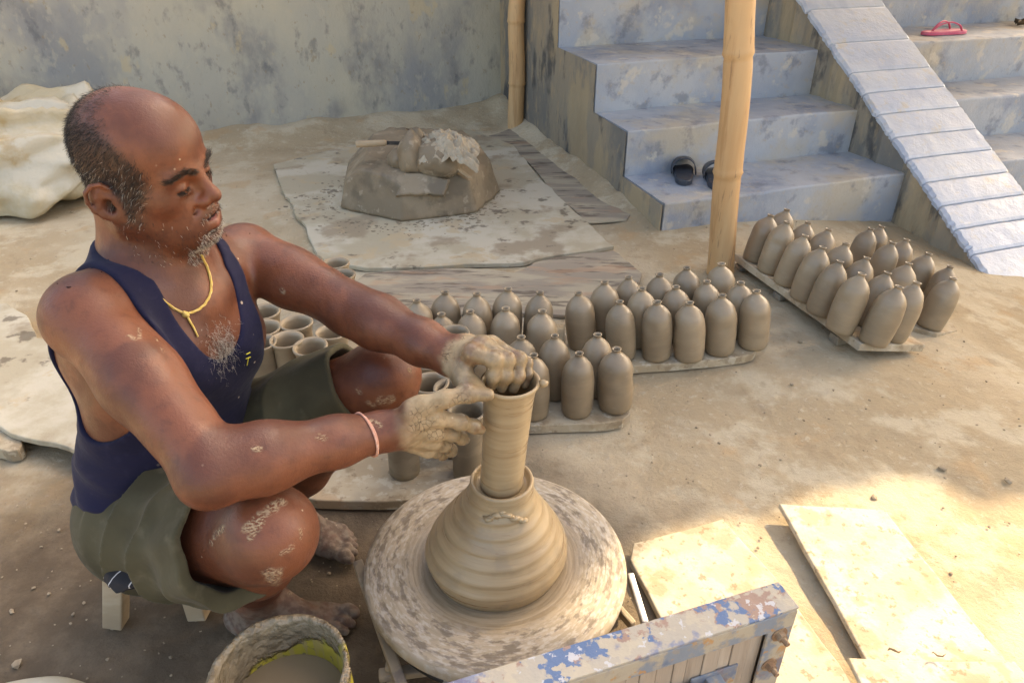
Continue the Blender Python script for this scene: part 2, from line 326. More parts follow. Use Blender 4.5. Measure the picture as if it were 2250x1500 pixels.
# staircase: steps across, sloped parapet with cement bands between the two flights
def SP(w, d, z): return np.array([SC[0]+ST[0]*w+SD[0]*d, SC[1]+ST[1]*w+SD[1]*d, z])
stairs = empty('staircase', tuple(SP(0, 0, 0))); tag(stairs, 'worn blue-grey cement staircase with a sloped parapet down its middle', 'stairs')
step_t = [0, .375, .735, 1.22, 1.58]; step_z = [.115, .32, .54, .77, .99]; SW = 4.2
def step_geo(d0, d1, z0, z1, w0, w1, seed):
    """riser + tread with a chipped, slightly wavy nosing; closed box"""
    n = 90; g = np.random.default_rng(seed); ws = np.linspace(w0, w1, n); rad = .007; V = []
    chip = np.zeros(n)
    for _ in range(11):
        c0 = g.uniform(w0, w1); chip += g.uniform(.004, .016)*np.exp(-((ws-c0)/g.uniform(.012, .035))**2)
    wav = .003*np.sin(ws*5+seed)+.002*np.sin(ws*13+seed*2)
    for w, ch, wv in zip(ws, chip, wav):
        r = rad+ch
        prof = [(d0+wv, z0), (d0+wv, z1-r*1.0), (d0+wv+r*.3, z1-r*.3), (d0+wv+r, z1+wv*.4), ((d0*.5+d1*.5), z1-.001), (d1, z1), (d1, z0)]
        V += [SP(w, a, b) for a, b in prof]
    m_ = 7; F = []
    for i in range(n-1):
        for k in range(m_):
            q = (k+1) % m_; F.append((i*m_+k, i*m_+q, (i+1)*m_+q, (i+1)*m_+k))
    F.append(tuple(range(m_))); F.append(tuple((n-1)*m_+k for k in reversed(range(m_))))
    return np.array(V), [q[::-1] for q in F]
for i in range(5):
    d1 = 2.4
    V, F = step_geo(step_t[i], d1 - .004*i, (-.25 if i == 0 else step_z[i-1]-.01), step_z[i], -.002*i, SW-.002*i, 3+i)
    mesh_obj('step', V, F, M['stair'], stairs)
# left cheek: the masonry side seen from the yard, a thin render coat following the stepped outline
pr = [(-.0, -.2)]
for i in range(5): pr += [(step_t[i]+.004, step_z[i]-.006 if i else step_z[0]-.006)] if False else [(step_t[i]+.003, (step_z[i-1] if i else -.2)), (step_t[i]+.003, step_z[i]-.005)]
pr += [(2.42, step_z[4]-.005), (2.42, -.2)]
pr = pr[1:]
V = [SP(-.012, a, b) for a, b in pr]+[SP(-.0015*5-.002, a, b) for a, b in pr]; n = len(pr)
F = [tuple(range(n)), tuple(reversed(range(n, 2*n)))]+[(i, n+i, n+(i+1) % n, (i+1) % n) for i in range(n)]
mesh_obj('side_render', V, F, M['stair_side'], stairs)
# parapet
PW0, PW1 = 1.233, 1.735
def ptop(d): return .19+.60*d
pd0, pd1 = -.62, 1.5
nseg = 60; ds = np.linspace(pd0, pd1, nseg); V = []
for d in ds:
    z = ptop(d)-.03; j = .008*math.sin(d*31)+.006*math.sin(d*57+1)
    V += [SP(PW0+.004+j*.3, d, -.3), SP(PW0+.004+j, d, max(z, -.29)), SP(PW1-.004, d, max(z, -.29)), SP(PW1-.004, d, -.3)]
F = []
for i in range(nseg-1):
    for k in range(4): q = (k+1) % 4; F.append((i*4+k, (i+1)*4+k, (i+1)*4+q, i*4+q))
F += [(0, 1, 2, 3), tuple((nseg-1)*4+k for k in (3, 2, 1, 0))]
parapet = mesh_obj('parapet', V, [q[::-1] for q in F], M['stair_side'], stairs)
edges = [pd0, -.46, -.345, -.235, -.12, .0, .115, .24, .36, .48, .66, .88, 1.10, 1.5]
for i in range(len(edges)-1):
    a, b = edges[i]+.0035, edges[i+1]-.0035; n = 14; g = np.random.default_rng(40+i); V = []; lf = g.normal(0, .003, n); lf[g.integers(0, n)] += g.uniform(0, .012); lf2 = g.normal(0, .002, n)
    dd = np.linspace(a, b, n)
    for k, d in enumerate(dd):
        z = ptop(d); e = .004 if k in (0, n-1) else 0; h = -.004*((k-(n-1)/2)/(n/2))**2
        for w, dz in ((PW0-.004+lf[k], -.031), (PW0-.006+lf[k], -.012-e), (PW0+.012+lf[k], 0-e+h), (PW0*.66+PW1*.34, .002-e+h), (PW0*.33+PW1*.67, .001-e+h), (PW1-.012+lf2[k], -e+h), (PW1+.004+lf2[k], -.014-e), (PW1+.002, -.031)):
            V.append(SP(w, d, z+dz))
    m_ = 8; F = []
    for q in range(n-1):
        for k in range(m_): F.append((q*m_+k, (q+1)*m_+k, (q+1)*m_+(k+1) % m_, q*m_+(k+1) % m_))
    F += [tuple(range(m_)), tuple((n-1)*m_+k for k in reversed(range(m_)))]
    mesh_obj('coping_slab', V, [q[::-1] for q in F], M['coping'], parapet, smooth=False)

# bamboo posts, carrying the roof
def bamboo(p0, p1, r0, nodes, label, seed):
    g = np.random.default_rng(seed); L = np.linalg.norm(np.array(p1)-np.array(p0)); n = int(L/.012); ts = np.linspace(0, 1, n); path, rad = [], []
    ax = np.array(p1, float)-np.array(p0, float)
    off = np.zeros((n, 3)); off[:, 0] = .010*np.sin(ts*9+seed)+.005*np.sin(ts*23+seed*2); off[:, 1] = .008*np.sin(ts*7+1+seed); off -= off[0]
    for i, q in enumerate(ts):
        s = q*L; r = r0*(1-.10*q)
        for nd in nodes:
            e = s-nd; r += .10*r0*math.exp(-(e/.009)**2)-.05*r0*math.exp(-((e+.018)/.007)**2)+.035*r0*math.exp(-((e-.03)/.03)**2)
        rad.append(r); path.append(np.array(p0)+ax*q+off[i])
    V, F = tube_geo(path, rad, 20); o = mesh_obj('bamboo_post', V, F, M['bamboo'], smooth=True, origin=np.array(p0, float)); tag(o, label, 'post', 'bamboo posts'); return o
b0 = at(1583, 600, .0); b1 = Q(1642, 0, b0[1]-.01); bamboo(b0-[0, 0, .02], b0+(b1-b0)*2.9, .047, [.03, .41, .80, 1.25, 1.7, 2.1], 'thick bamboo post in front of the stairs beside the black slippers', 1)
c0 = at(1133, 272, .03); c1 = Q(1143, 0, c0[1]); bamboo(c0-[0, 0, .04], c0+(c1-c0)*3.0, .048, [.28, .62, .95, 1.35, 1.7, 2.1, 2.5], 'bamboo post in the corner between plaster wall and stairs', 2)

# unseen thatched roofs added for shade, eaves shaped to leave one sun wedge
ZR = 2.75; SH = SUN*(ZR/SUN[2])
A_edge_px = [(1390, 1222), (1425, 1178), (1500, 1158), (1585, 1130), (1640, 1128), (1690, 1150), (1740, 1098), (1800, 1078), (1880, 1072), (1930, 1050), (2000, 1040), (2060, 1050), (2110, 1084), (2170, 1100), (2250, 1085), (2400, 1060)]
A_edge = [(-.10, .64), (-.05, .70), (.043, .83)]+[tuple(at(a, b, 0)[:2]) for a, b in A_edge_px]+[(2.6, 1.55), (3.6, 1.9)]
B_edge = [(-.10, .64), (-.02, .615), (.10, .605), (.30, .69), (.7, .735), (1.3, .72), (2.2, .76), (3.6, .9)]
def ragged(e, amp, seed):
    out = []; g = np.random.default_rng(seed)
    for i in range(len(e)-1):
        a, b = np.array(e[i]), np.array(e[i+1]); n = max(1, int(np.linalg.norm(b-a)/.012))
        for k in range(n): out.append(a+(b-a)*k/n+g.normal(0, amp, 2))
    out.append(np.array(e[-1])); return out
def roof(name, edge, far, label, seed):
    poly = [p+SH[:2] for p in ragged(edge, .006, seed)]+[np.array(f)+SH[:2] for f in far]
    n = len(poly); V = [(p[0], p[1], ZR) for p in poly]+[(p[0]+SUN[0]/SUN[2]*.10, p[1]+SUN[1]/SUN[2]*.10, ZR+.10) for p in poly]
    cx, cy = np.mean([p[0] for p in poly]), np.mean([p[1] for p in poly])
    area = sum(poly[i][0]*poly[(i+1) % n][1]-poly[(i+1) % n][0]*poly[i][1] for i in range(n))
    F = [tuple(range(n)), tuple(range(2*n-1, n-1, -1))]+[(i, n+i, n+(i+1) % n, (i+1) % n) for i in range(n)]
    if area > 0: F = [q[::-1] for q in F]
    r = empty(name, (cx, cy, ZR)); tag(r, label, 'roof'); mesh_obj('thatch_layer', V, F, M['thatch'], r)
    return r, poly
rA, pA = roof('shade_roof', A_edge, [(3.6, 5.4), (-2.9, 5.4), (-2.9, 2.2), (-1.25, .64)], 'unseen thatched roof shaped to shade the yard and the stairs', 1)
rB, pB = roof('shade_awning', B_edge, [(3.6, -.6), (-1.6, -.6), (-1.25, .64)], 'unseen thatched awning added to shade the near side of the yard', 2)
for r, q in ((rA, [((-2.2+SH[0], 4.2+SH[1]), (3.2+SH[0], 4.2+SH[1])), ((-2.2+SH[0], 2.8+SH[1]), (3.2+SH[0], 2.8+SH[1]))]), (rB, [((-1.2+SH[0], .2+SH[1]), (3.2+SH[0], .2+SH[1]))])):
    for a, b in q:
        V, F = tube_geo([(*a, ZR-.045), (*b, ZR-.045)], .04, 10); mesh_obj('rafter', V, F, M['bamboo'], r, smooth=True)

# ================================================================== OBJECTS
# ---- plywood sheets and planks lying on the ground
def pxpoly(pts, z): return [at(a, b, z)[:2] for a, b in pts]
slab('plywood_sheet', pxpoly([(598, 360), (770, 318), (1030, 285), (1128, 318), (1195, 400), (1345, 540), (1150, 575), (960, 585), (800, 590), (705, 566), (650, 470)], .016), .0, .016, M['ply'], jit=.004, step=.05, seed=2)
tag(bpy.data.objects['plywood_sheet'], 'large muddy plywood sheet under the big lump of clay', 'sheet')
slab('plywood_strip', pxpoly([(1070, 300), (1150, 272), (1250, 365), (1383, 462), (1375, 482), (1290, 490), (1200, 402), (1130, 325)], .008), .0, .008, M['ply2'], jit=.005, step=.05, seed=5)
tag(bpy.data.objects['plywood_strip'], 'narrow weathered strip between the clay sheet and the stairs', 'sheet')
slab('weathered_plank', pxpoly([(775, 622), (800, 598), (960, 590), (1080, 588), (1130, 596), (1180, 575), (1345, 548), (1410, 600), (1395, 640), (1240, 690), (1130, 690), (900, 690), (790, 650)], .012), .0, .012, M['ply2'], jit=.006, step=.04, seed=8)
tag(bpy.data.objects['weathered_plank'], 'split grey-brown plank between plywood sheet and clay bottles', 'plank')
slab('left_sheet', pxpoly([(-160, 690), (18, 665), (60, 690), (85, 738), (200, 760), (330, 830), (330, 1040), (122, 972), (0, 938), (-160, 880)], .05), .035, .05, M['ply'], jit=.004, step=.04, seed=9)
o = bpy.data.objects['left_sheet']; o.name = 'plywood_offcut'; tag(o, 'pale plywood offcut on the ground behind the potter', 'sheet')
slab('short_plank', pxpoly([(-160, 900), (20, 940), (62, 958), (55, 985), (40, 1001), (-160, 945)], .03), .0, .033, M['board'], jit=.002, corner=2, seed=12)
o = bpy.data.objects['short_plank']; tag(o, 'short round-cornered plank poking out under the left plywood offcut', 'plank')
# sunlit boards in front
def tilt_slab(name, quad, zs, th, m, label, seed, **kw):
    """board lying tilted: world corner points with their own heights"""
    C4 = [at(a, b, z) for (a, b), z in zip(quad, zs)]
    V, F = slab_geo([c[:2] for c in C4], 0, th, seed=seed, **kw)
    A = np.array([[c[0], c[1], 1] for c in C4]); co, *_ = np.linalg.lstsq(A, np.array([c[2] for c in C4]), rcond=None)
    V[:, 2] += V[:, 0]*co[0]+V[:, 1]*co[1]+co[2]-th
    return tag(mesh_obj(name, V, F, m), label, 'board')
tilt_slab('wooden_board', [(1392, 1192), (1586, 1140), (1700, 1262), (1900, 1540), (1560, 1560), (1388, 1228)], [.022]*6, .016, M['pale_board'], 'sunlit board between the wheel and the blue frame', 31, jit=.002, step=.04)
tilt_slab('wooden_board', [(1712, 1107), (1945, 1119), (2330, 1600), (1990, 1600)], [.036, .036, .012, .012], .012, M['pale_board'], 'long sunlit board in the right foreground with shadow along its left edge', 32, jit=.0015, step=.04)
tilt_slab('wooden_board', [(1862, 1447), (2230, 1452), (2330, 1560), (1930, 1575)], [.036, .036, .034, .034], .010, M['pale_board'], 'end of a board lying across the long sunlit board', 33, jit=.0015, step=.04)
# curled leaf scraps on it
for (px, py, L_, s) in ((2060, 1440, 'curled brown leaf scrap on the sunlit board end', 3), (1965, 1428, 'thin dry sliver on the long sunlit board', 4)):
    g = np.random.default_rng(s); p = at(px, py, .045); pts = [p+np.array([(i-2)*.006, .004*math.sin(i*1.5), .004*abs(i-2)*(s == 3)]) for i in range(5)]
    V, F = tube_geo(pts, [.0006, .0025, .003, .0022, .0005], 6, flat=.4); tag(mesh_obj('leaf_scrap', V, F, M['leaf']), L_, 'leaf')

# ---- ware boards with bottles
BH = .188
prof_b = [(.001, .0), (.034, .0), (.0415, .003), (.0450, .012), (.0468, .035), (.0475, .065), (.0472, .095), (.0466, .113), (.0450, .128), (.0412, .142), (.0350, .154), (.0268, .1635), (.0188, .1705), (.0132, .1757), (.0106, .1800), (.0108, .1835), (.0125, .1875), (.0133, .188), (.0105, .1885), (.0080, .186), (.0068, .178), (.0066, .166), (.001, .165)]
def bottle_mesh(seed):
    g = np.random.default_rng(seed); k = g.uniform(.97, 1.03); pf = []
    for i, (r, z) in enumerate(prof_b):
        rib = 1+.010*math.sin(z*260+seed) if .01 < z < .16 else 1
        pf.append((r*rib*(k if .003 < z < .16 else 1), z))
    pf2 = []
    for i in range(len(pf)-1):
        pf2.append(pf[i])
        if .01 < pf[i][1] < .15 and i < 9: pf2.append(((pf[i][0]+pf[i+1][0])/2*(1+.006*math.sin(i*5+seed)), (pf[i][1]+pf[i+1][1])/2))
    pf2.append(pf[-1])
    V, F = lathe_geo(pf2, 30, .010, seed, (g.normal(0, .015), g.normal(0, .015)))
    for _ in range(g.integers(0, 3)):                  # thumb dents near the shoulder
        a = g.uniform(0, 6.28); zc = g.uniform(.09, .15); c = np.array([.045*math.cos(a), .045*math.sin(a), zc]); d = np.linalg.norm(V-c, axis=1)
        V[:, :2] *= (1-.10*np.exp(-(d/.018)**2))[:, None]
    V += .0012*np.stack([fbm(V*28+seed, 2, 1), fbm(V*28+seed, 2, 2), 0*V[:, 0]], -1)
    me = bpy.data.meshes.new('clay_bottle'); me.from_pydata(V.tolist(), [], [tuple(map(int, q)) for q in F]); me.update()
    me.polygons.foreach_set('use_smooth', [True]*len(me.polygons)); me.materials.append(M['clay']); return me
BM = [bottle_mesh(s) for s in range(9)]
bi = 0
def bottle(loc, label, group, nrm=(0, 0, 1), s=1.0):
    global bi
    o = bpy.data.objects.new('clay_bottle', BM[(bi*5+3) % 9]); bi += 1; COL.objects.link(o); o.location = loc
    q = Vector(nrm).to_track_quat('Z', 'Y').to_matrix() @ Matrix.Rotation(random.uniform(0, 6.28), 3, 'Z'); o.rotation_euler = q.to_euler(); o.scale = (s*random.uniform(.91, .99),)*2+(s*random.uniform(.955, 1.03),)
    return tag(o, label, 'bottle', group)
def bottles_row(pxs, ztop, rowname, board, group, lean=(0, 0)):
    for i, (a, b) in enumerate(pxs):
        p = at(a, b, ztop+BH); l = (lean[0]+random.gauss(0, .012), lean[1]+random.gauss(0, .012), 1); nrm = np.array(l)/np.linalg.norm(l)
        base = p-nrm*BH
        w = f'{ORD[i]} clay bottle from the left in the {rowname} row on the {board}' if len(pxs) > 1 else f'clay bottle in the {rowname} row on the {board}'
        bottle(tuple(base+np.array([0, 0, ztop-base[2]])), w, group, nrm)
ZB = .026
slab('ware_board', pxpoly([(1000, 935), (1160, 934), (1300, 930), (1372, 925), (1392, 908), (1370, 880), (1290, 858), (1000, 858)], ZB), 0.0, ZB, M['board'], jit=.0015, corner=1, seed=41)
tag(bpy.data.objects['ware_board'], 'ware board right behind the wheel, carrying the nearest clay bottles', 'board')
bottles_row([(1169, 776), (1269, 772), (1359, 762)], ZB, 'front', 'board behind the wheel', 'clay bottles drying on boards', (-.03, 0))
bottles_row([(1064, 745), (1143, 736), (1220, 736), (1311, 732)], ZB, 'second', 'board behind the wheel', 'clay bottles drying on boards', (-.03, 0))
slab('ware_board', pxpoly([(880, 800), (1000, 800), (1215, 800), (1228, 780), (1215, 745), (890, 745)], ZB), 0.0, ZB, M['board'], jit=.0015, corner=1, seed=42)
tag(bpy.data.objects['ware_board.001'], 'ware board hidden under the two back rows of bottles left of the middle', 'board')
bottles_row([(971, 689), (1033, 680), (1108, 676), (1192, 680)], ZB, 'front', 'left back board', 'clay bottles drying on boards')
bottles_row([(917, 657), (976, 641), (1046, 646), (1114, 636), (1181, 641)], ZB, 'rear', 'left back board', 'clay bottles drying on boards')
slab('ware_board', pxpoly([(1240, 808), (1400, 804), (1560, 792), (1660, 778), (1674, 764), (1660, 745), (1560, 706), (1240, 700)], ZB), 0.0, ZB, M['board'], jit=.0015, corner=1, seed=43)
tag(bpy.data.objects['ware_board.002'], 'slightly bowed ware board in the middle, below the bamboo post', 'board')
bottles_row([(1272, 638), (1362, 660), (1439, 660), (1516, 661), (1587, 649), (1664, 638)], ZB, 'front', 'middle board', 'clay bottles drying on boards', (-.10, 0))
bottles_row([(1327, 618), (1412, 634), (1486, 621), (1555, 612), (1628, 614)], ZB, 'second', 'middle board', 'clay bottles drying on boards', (-.10, 0))
bottles_row([(1385, 606), (1449, 602), (1507, 585), (1584, 578)], ZB, 'back', 'middle board', 'clay bottles drying on boards', (-.10, 0))
# right board, lying on the slope with its left edge propped up
a0 = at(1893, 755, .052); a1 = at(1612, 556, .050); ux = (a1-a0); LC = np.linalg.norm(ux); ux /= LC
r0 = at(2003, 738, .002); vy = (r0-a0)-ux*np.dot(r0-a0, ux); WC = np.linalg.norm(vy); vy /= WC; nC = np.cross(vy, ux); nC = nC if nC[2] > 0 else -nC
def board_frame(name, label, poly, th, seed):
    V, F = slab_geo(poly, -th, 0, seed=seed, jit=.0012, step=.04)
    W = a0+V[:, :1]*ux+V[:, 1:2]*vy+V[:, 2:]*nC
    if np.dot(np.cross(ux, vy), nC) < 0: F = [q[::-1] for q in F]
    return tag(mesh_obj(name, W, F, M['board']), label, 'board')
board_frame('ware_board', 'tilted ware board on the slope at the foot of the parapet', [(0, 0), (LC, 0), (LC, WC), (0, WC)], .024, 44)
# something to prop it: an offcut under the left edge
for tt in (.15, .62, 1.0):
    p = a0+ux*LC*tt*.92+ux*.02+vy*.035; zb = float(gz(p[0], p[1])); zt = p[2]-.024-.002
    V, F = box_geo((p[0], p[1], (zb+zt)/2-.002), ST3 := np.array([.03, .01, 0]), np.array([-.006, .02, 0]), np.array([0, 0, max(.006, (zt-zb)/2)]), .003)
    tag(mesh_obj('brick_prop', V, F, M['stair_side']), ['brick scrap propping the near left corner of the tilted board', 'brick scrap propping the left middle of the tilted board', 'brick scrap propping the far left corner of the tilted board'][[.15, .62, 1.0].index(tt)], 'brick')
def rowC(pxs, rown, boardname):
    for i, (a, b) in enumerate(pxs):
        p = on_plane(a, b, a0+nC*BH, nC); bottle(tuple(p-nC*BH), f'{ORD[i]} clay bottle from the back in the {rown} column on the {boardname}', 'clay bottles drying on boards', nC)
rowC([(1694, 467), (1728, 489), (1766, 513), (1807, 542), (1847, 570), (1896, 603), (1974, 629)], 'left', 'tilted right board')
rowC([(1729, 457), (1778, 485), (1819, 506), (1857, 537), (1904, 563), (1952, 595), (2014, 622)], 'right', 'tilted right board')
# last board, beside the parapet
d0 = np.dot(r0-a0, ux); pD = [on_plane(a, b, a0-nC*.012, nC) for a, b in ((2003, 716), (2060, 733), (2105, 724), (2085, 695), (1905, 560), (1850, 560))]
polyD = [(np.dot(p-a0, ux), np.dot(p-a0, vy)) for p in pD]
polyD = [(x, max(y, WC+.012)) for x, y in polyD]
V, F = slab_geo(polyD, -.036, -.014, seed=45, jit=.0012, step=.04); W = a0+V[:, :1]*ux+V[:, 1:2]*vy+V[:, 2:]*nC
if np.dot(np.cross(ux, vy), nC) < 0: F = [q[::-1] for q in F]
tag(mesh_obj('ware_board', W, F, M['board']), 'rightmost ware board, closest to the sloped parapet', 'board')
def rowD(pxs, rown):
    for i, (a, b) in enumerate(pxs):
        p = on_plane(a, b, a0+nC*(BH-.014), nC); bottle(tuple(p-nC*BH), f'{ORD[i]} clay bottle from the back in the {rown} column of the rightmost board', 'clay bottles drying on boards', nC)
rowD([(1915, 504), (1958, 534), (2001, 578)], 'left'); rowD([(1938, 494), (1994, 524), (2040, 557), (2095, 583)], 'right')
p = on_plane(2096, 606, a0+nC*(BH-.014), nC); bottle(tuple(p-nC*BH), 'rightmost clay bottle, standing alone at the front end of its board', 'clay bottles drying on boards', nC)

# ---- open cylinders not yet necked
CH = .19
prof_c = [(.001, 0), (.034, 0), (.0375, .002), (.0385, .02), (.039, .06), (.0392, .10), (.0398, .14), (.041, .165), (.0440, .176), (.0470, .183), (.0478, .187), (.0468, .190), (.0430, .1895), (.0385, .186), (.0360, .176), (.0345, .15), (.034, .10), (.033, .03), (.001, .02)]
def cyl_mesh(seed, m):
    V, F = lathe_geo([(r*(1+.006*math.sin(z*220+seed)), z) for r, z in prof_c], 34, .008, seed)
    V += .001*np.stack([fbm(V*26+seed, 2, 1), fbm(V*26+seed, 2, 2), 0*V[:, 0]], -1)
    me = bpy.data.meshes.new('clay_cylinder'); me.from_pydata(V.tolist(), [], [tuple(map(int, q)) for q in F]); me.update()
    me.polygons.foreach_set('use_smooth', [True]*len(me.polygons)); me.materials.append(m); return me
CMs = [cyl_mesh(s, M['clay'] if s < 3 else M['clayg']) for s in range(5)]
ZC = .026
cyl = [(676, 572, 'open clay cylinder at the back, half hidden behind the raised left arm'), (736, 577, 'open clay cylinder at the back, just above the left upper arm'), (752, 603, 'open clay cylinder touching the upper edge of the left arm'),
    (582, 681, 'open clay cylinder just under the left armpit'), (579, 717, 'open clay cylinder beside the chest, second from the armpit'), (568, 752, 'open clay cylinder tight against the navy vest'),
    (651, 706, 'open clay cylinder in the middle of the group beside the chest'), (728, 729, 'open clay cylinder just below the left elbow'), (627, 745, 'tall open clay cylinder in front of the group, above the shorts'),
    (684, 757, 'open clay cylinder rising behind the left thigh of the shorts'), 
    (996, 731, 'open clay cylinder peeking out above the left wrist'), (942, 790, 'open clay cylinder under the left forearm beside the knee'), (944, 839, 'open clay cylinder between the knee and the right hand'),
    (993, 850, 'open clay cylinder mostly hidden behind the right thumb'), (1024, 899, 'open clay cylinder seen between thumb and forefinger of the right hand'), (876, 893, 'dark clay cylinder standing under the right wrist')]
for i, (a, b, lab) in enumerate(cyl):
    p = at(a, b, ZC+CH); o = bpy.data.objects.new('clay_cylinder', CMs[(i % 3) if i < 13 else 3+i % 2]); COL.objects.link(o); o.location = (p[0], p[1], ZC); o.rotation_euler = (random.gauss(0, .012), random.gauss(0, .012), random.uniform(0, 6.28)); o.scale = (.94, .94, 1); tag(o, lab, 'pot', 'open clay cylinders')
slab('ware_board', pxpoly([(640, 1075), (662, 1098), (860, 1102), (1070, 1075), (1080, 1000), (1060, 870), (830, 870), (760, 960)], ZC), 0.0, ZC, M['board'], jit=.0012, corner=1, seed=46)
tag(bpy.data.objects['ware_board.005'], 'dark damp ware board under the cylinders behind the right forearm', 'board')
slab('ware_board', pxpoly([(520, 880), (760, 880), (800, 700), (740, 650), (560, 740)], ZC), 0.0, ZC, M['board'], jit=.0012, corner=1, seed=47)
tag(bpy.data.objects['ware_board.006'], 'ware board under the cylinders beside the potter', 'board')

# ---- pottery wheel
WC_ = np.array([-.029, .905, 0.0]); WZ = .19; WR = .231
wheel = empty('pottery_wheel', tuple(WC_)); tag(wheel, "potter's wheel with a speckled stone disc and chipped blue iron frame", 'pottery wheel')
t = NT('wheel_stone'); O = t.coord('O'); sp = t.node('ShaderNodeSeparateXYZ'); t.l.new(O, sp.inputs[0])
r_ = t.math('SQRT', t.math('ADD', t.math('MULTIPLY', sp.outputs[0], sp.outputs[0]), t.math('MULTIPLY', sp.outputs[1], sp.outputs[1])))
def polar(a, b):
    cb = t.node('ShaderNodeCombineXYZ'); t.l.new(t.math('MULTIPLY', t.math('DIVIDE', sp.outputs[0], r_), a), cb.inputs[0]); t.l.new(t.math('MULTIPLY', t.math('DIVIDE', sp.outputs[1], r_), a), cb.inputs[1]); t.l.new(t.math('MULTIPLY', r_, b), cb.inputs[2]); return cb.outputs[0]
big = t.noise(polar(5.5, 80), 1.0, 4, .62); fine = t.noise(polar(12, 190), 1.0, 3, .6); ring = t.noise(polar(1.2, 170), 1.0, 3)
c = t.mix(t.map(ring, .35, .65), (.30, .245, .17), (.37, .305, .225))
c = t.mix(t.map(fine, .47, .60, 0, .75), c, (.44, .39, .325))
outer = t.map(r_, .128, .165)
inner2 = t.map(r_, .218, .231, 1, .25)
spot = t.math('MULTIPLY', t.math('MULTIPLY', t.map(big, .48, .62), outer), inner2)
c = t.mix(t.math('MULTIPLY', spot, .66), c, (.085, .062, .045))
slip = t.map(t.math('ADD', r_, t.math('MULTIPLY', t.math('SUBTRACT', big, .5), .05)), .135, .172, 1, 0)
c = t.mix(t.math('MULTIPLY', slip, .9), c, t.mix(t.map(ring, .4, .6), (.235, .175, .105), (.31, .24, .155)))
t.set(t.b.inputs['Base Color'], c); t.l.new(t.map(slip, 0, 1, .72, .30), t.b.inputs['Roughness']); t.b.inputs['Specular IOR Level'].default_value = .45
n1 = t.bump(ring, .35, .004); t.l.new(t.bump(big, .25, .003, n1), t.b.inputs['Normal']); M['wheel'] = t.m
pf = [(.02, -.046), (.205, -.046), (.222, -.040), (.229, -.028), (.231, -.012), (.229, -.004), (.222, .000), (.19, .0015), (.165, .0015), (.150, -.001), (.13, -.001), (.001, -.001)]
V, F = lathe_geo(pf, 96); mesh_obj('wheel_disc', V, F, M['wheel'], wheel, True); o = bpy.context.scene.objects['wheel_disc']; o.matrix_parent_inverse = Matrix(); o.location = (0, 0, WZ)
V, F = lathe_geo([(.02, .0), (.20, 0), (.212, .004), (.214, .016), (.20, .02), (.02, .02)], 64); o = mesh_obj('drive_ring', V, F, M['darkiron'], wheel, True); o.matrix_parent_inverse = Matrix(); o.location = (0, 0, .118)
V, F = lathe_geo([(.024, .0), (.03, 0), (.03, .16), (.001, .16)], 24); o = mesh_obj('axle', V, F, M['darkiron'], wheel, True); o.matrix_parent_inverse = Matrix(); o.location = (0, 0, .002)
def wb(a, b, w, h, m, name='strut', bev=.003):
    V, F = bar_geo(a, b, w, h, bev); V = V+.0015*np.stack([fbm(V*30, 2, 1), fbm(V*30, 2, 5), fbm(V*30, 2, 7)], -1); return mesh_obj(name, V, F, m, wheel)
z1 = .135
wb(at(786, 1235, z1), at(905, 1570, z1), .018, .016, M['iron']); wb(at(818, 1325, z1-.01), at(1010, 1525, z1-.01), .014, .022, M['steel'])
wb(at(1384, 1262, .14), at(1418, 1372, .13), .012, .016, M['steel']); wb(at(1352, 1330, .09), at(1392, 1375, .09), .012, .02, M['iron'])
for a, b in ((-.26, .93), (-.20, .74), (.205, .93), (.20, .80)):
    wb((a, b, .001), (a*.98, b, .13), .016, .016, M['iron'], 'leg')
wb((-.262, .955, .125), (.21, .955, .125), .02, .014, M['iron'], 'crossbar'); wb((-.215, .73, .112), (.24, .80, .112), .02, .014, M['iron'], 'crossbar')
wb((-.10, .715, .128), (.10, 1.09, .128), .02, .012, M['iron'], 'crossbar')
# blue front frame: angle iron, vertical wooden slats, bolts
FR = at(1711, 1276, .36); FL = at(1008, 1490, .36); fd = (FR-FL); fd[2] = 0; FLn = np.linalg.norm(fd); fd /= FLn; fn = np.array([fd[1], -fd[0], 0]); UZ = np.array([0, 0, 1.0])
def fp(s, n, z): return FL+fd*s+fn*n+UZ*(z-.36)
def fbox(name, s0, s1, n0, n1, z0, z1, m, bev=.003, sub=False):
    V, F = box_geo(fp((s0+s1)/2, (n0+n1)/2, (z0+z1)/2), fd*(s1-s0)/2, fn*(n1-n0)/2, UZ*(z1-z0)/2, bev); return mesh_obj(name, V, F, m, wheel)
fbox('top_rail', -.03, FLn, .0, .046, .355, .36, M['bluep'], .0024); fbox('front_flange', -.03, FLn-.001, .0415, .0465, .322, .3545, M['bluef'], .0015)
fbox('back_flange', -.03, FLn-.001, .0, .004, .33, .3545, M['bluep'], .0015)
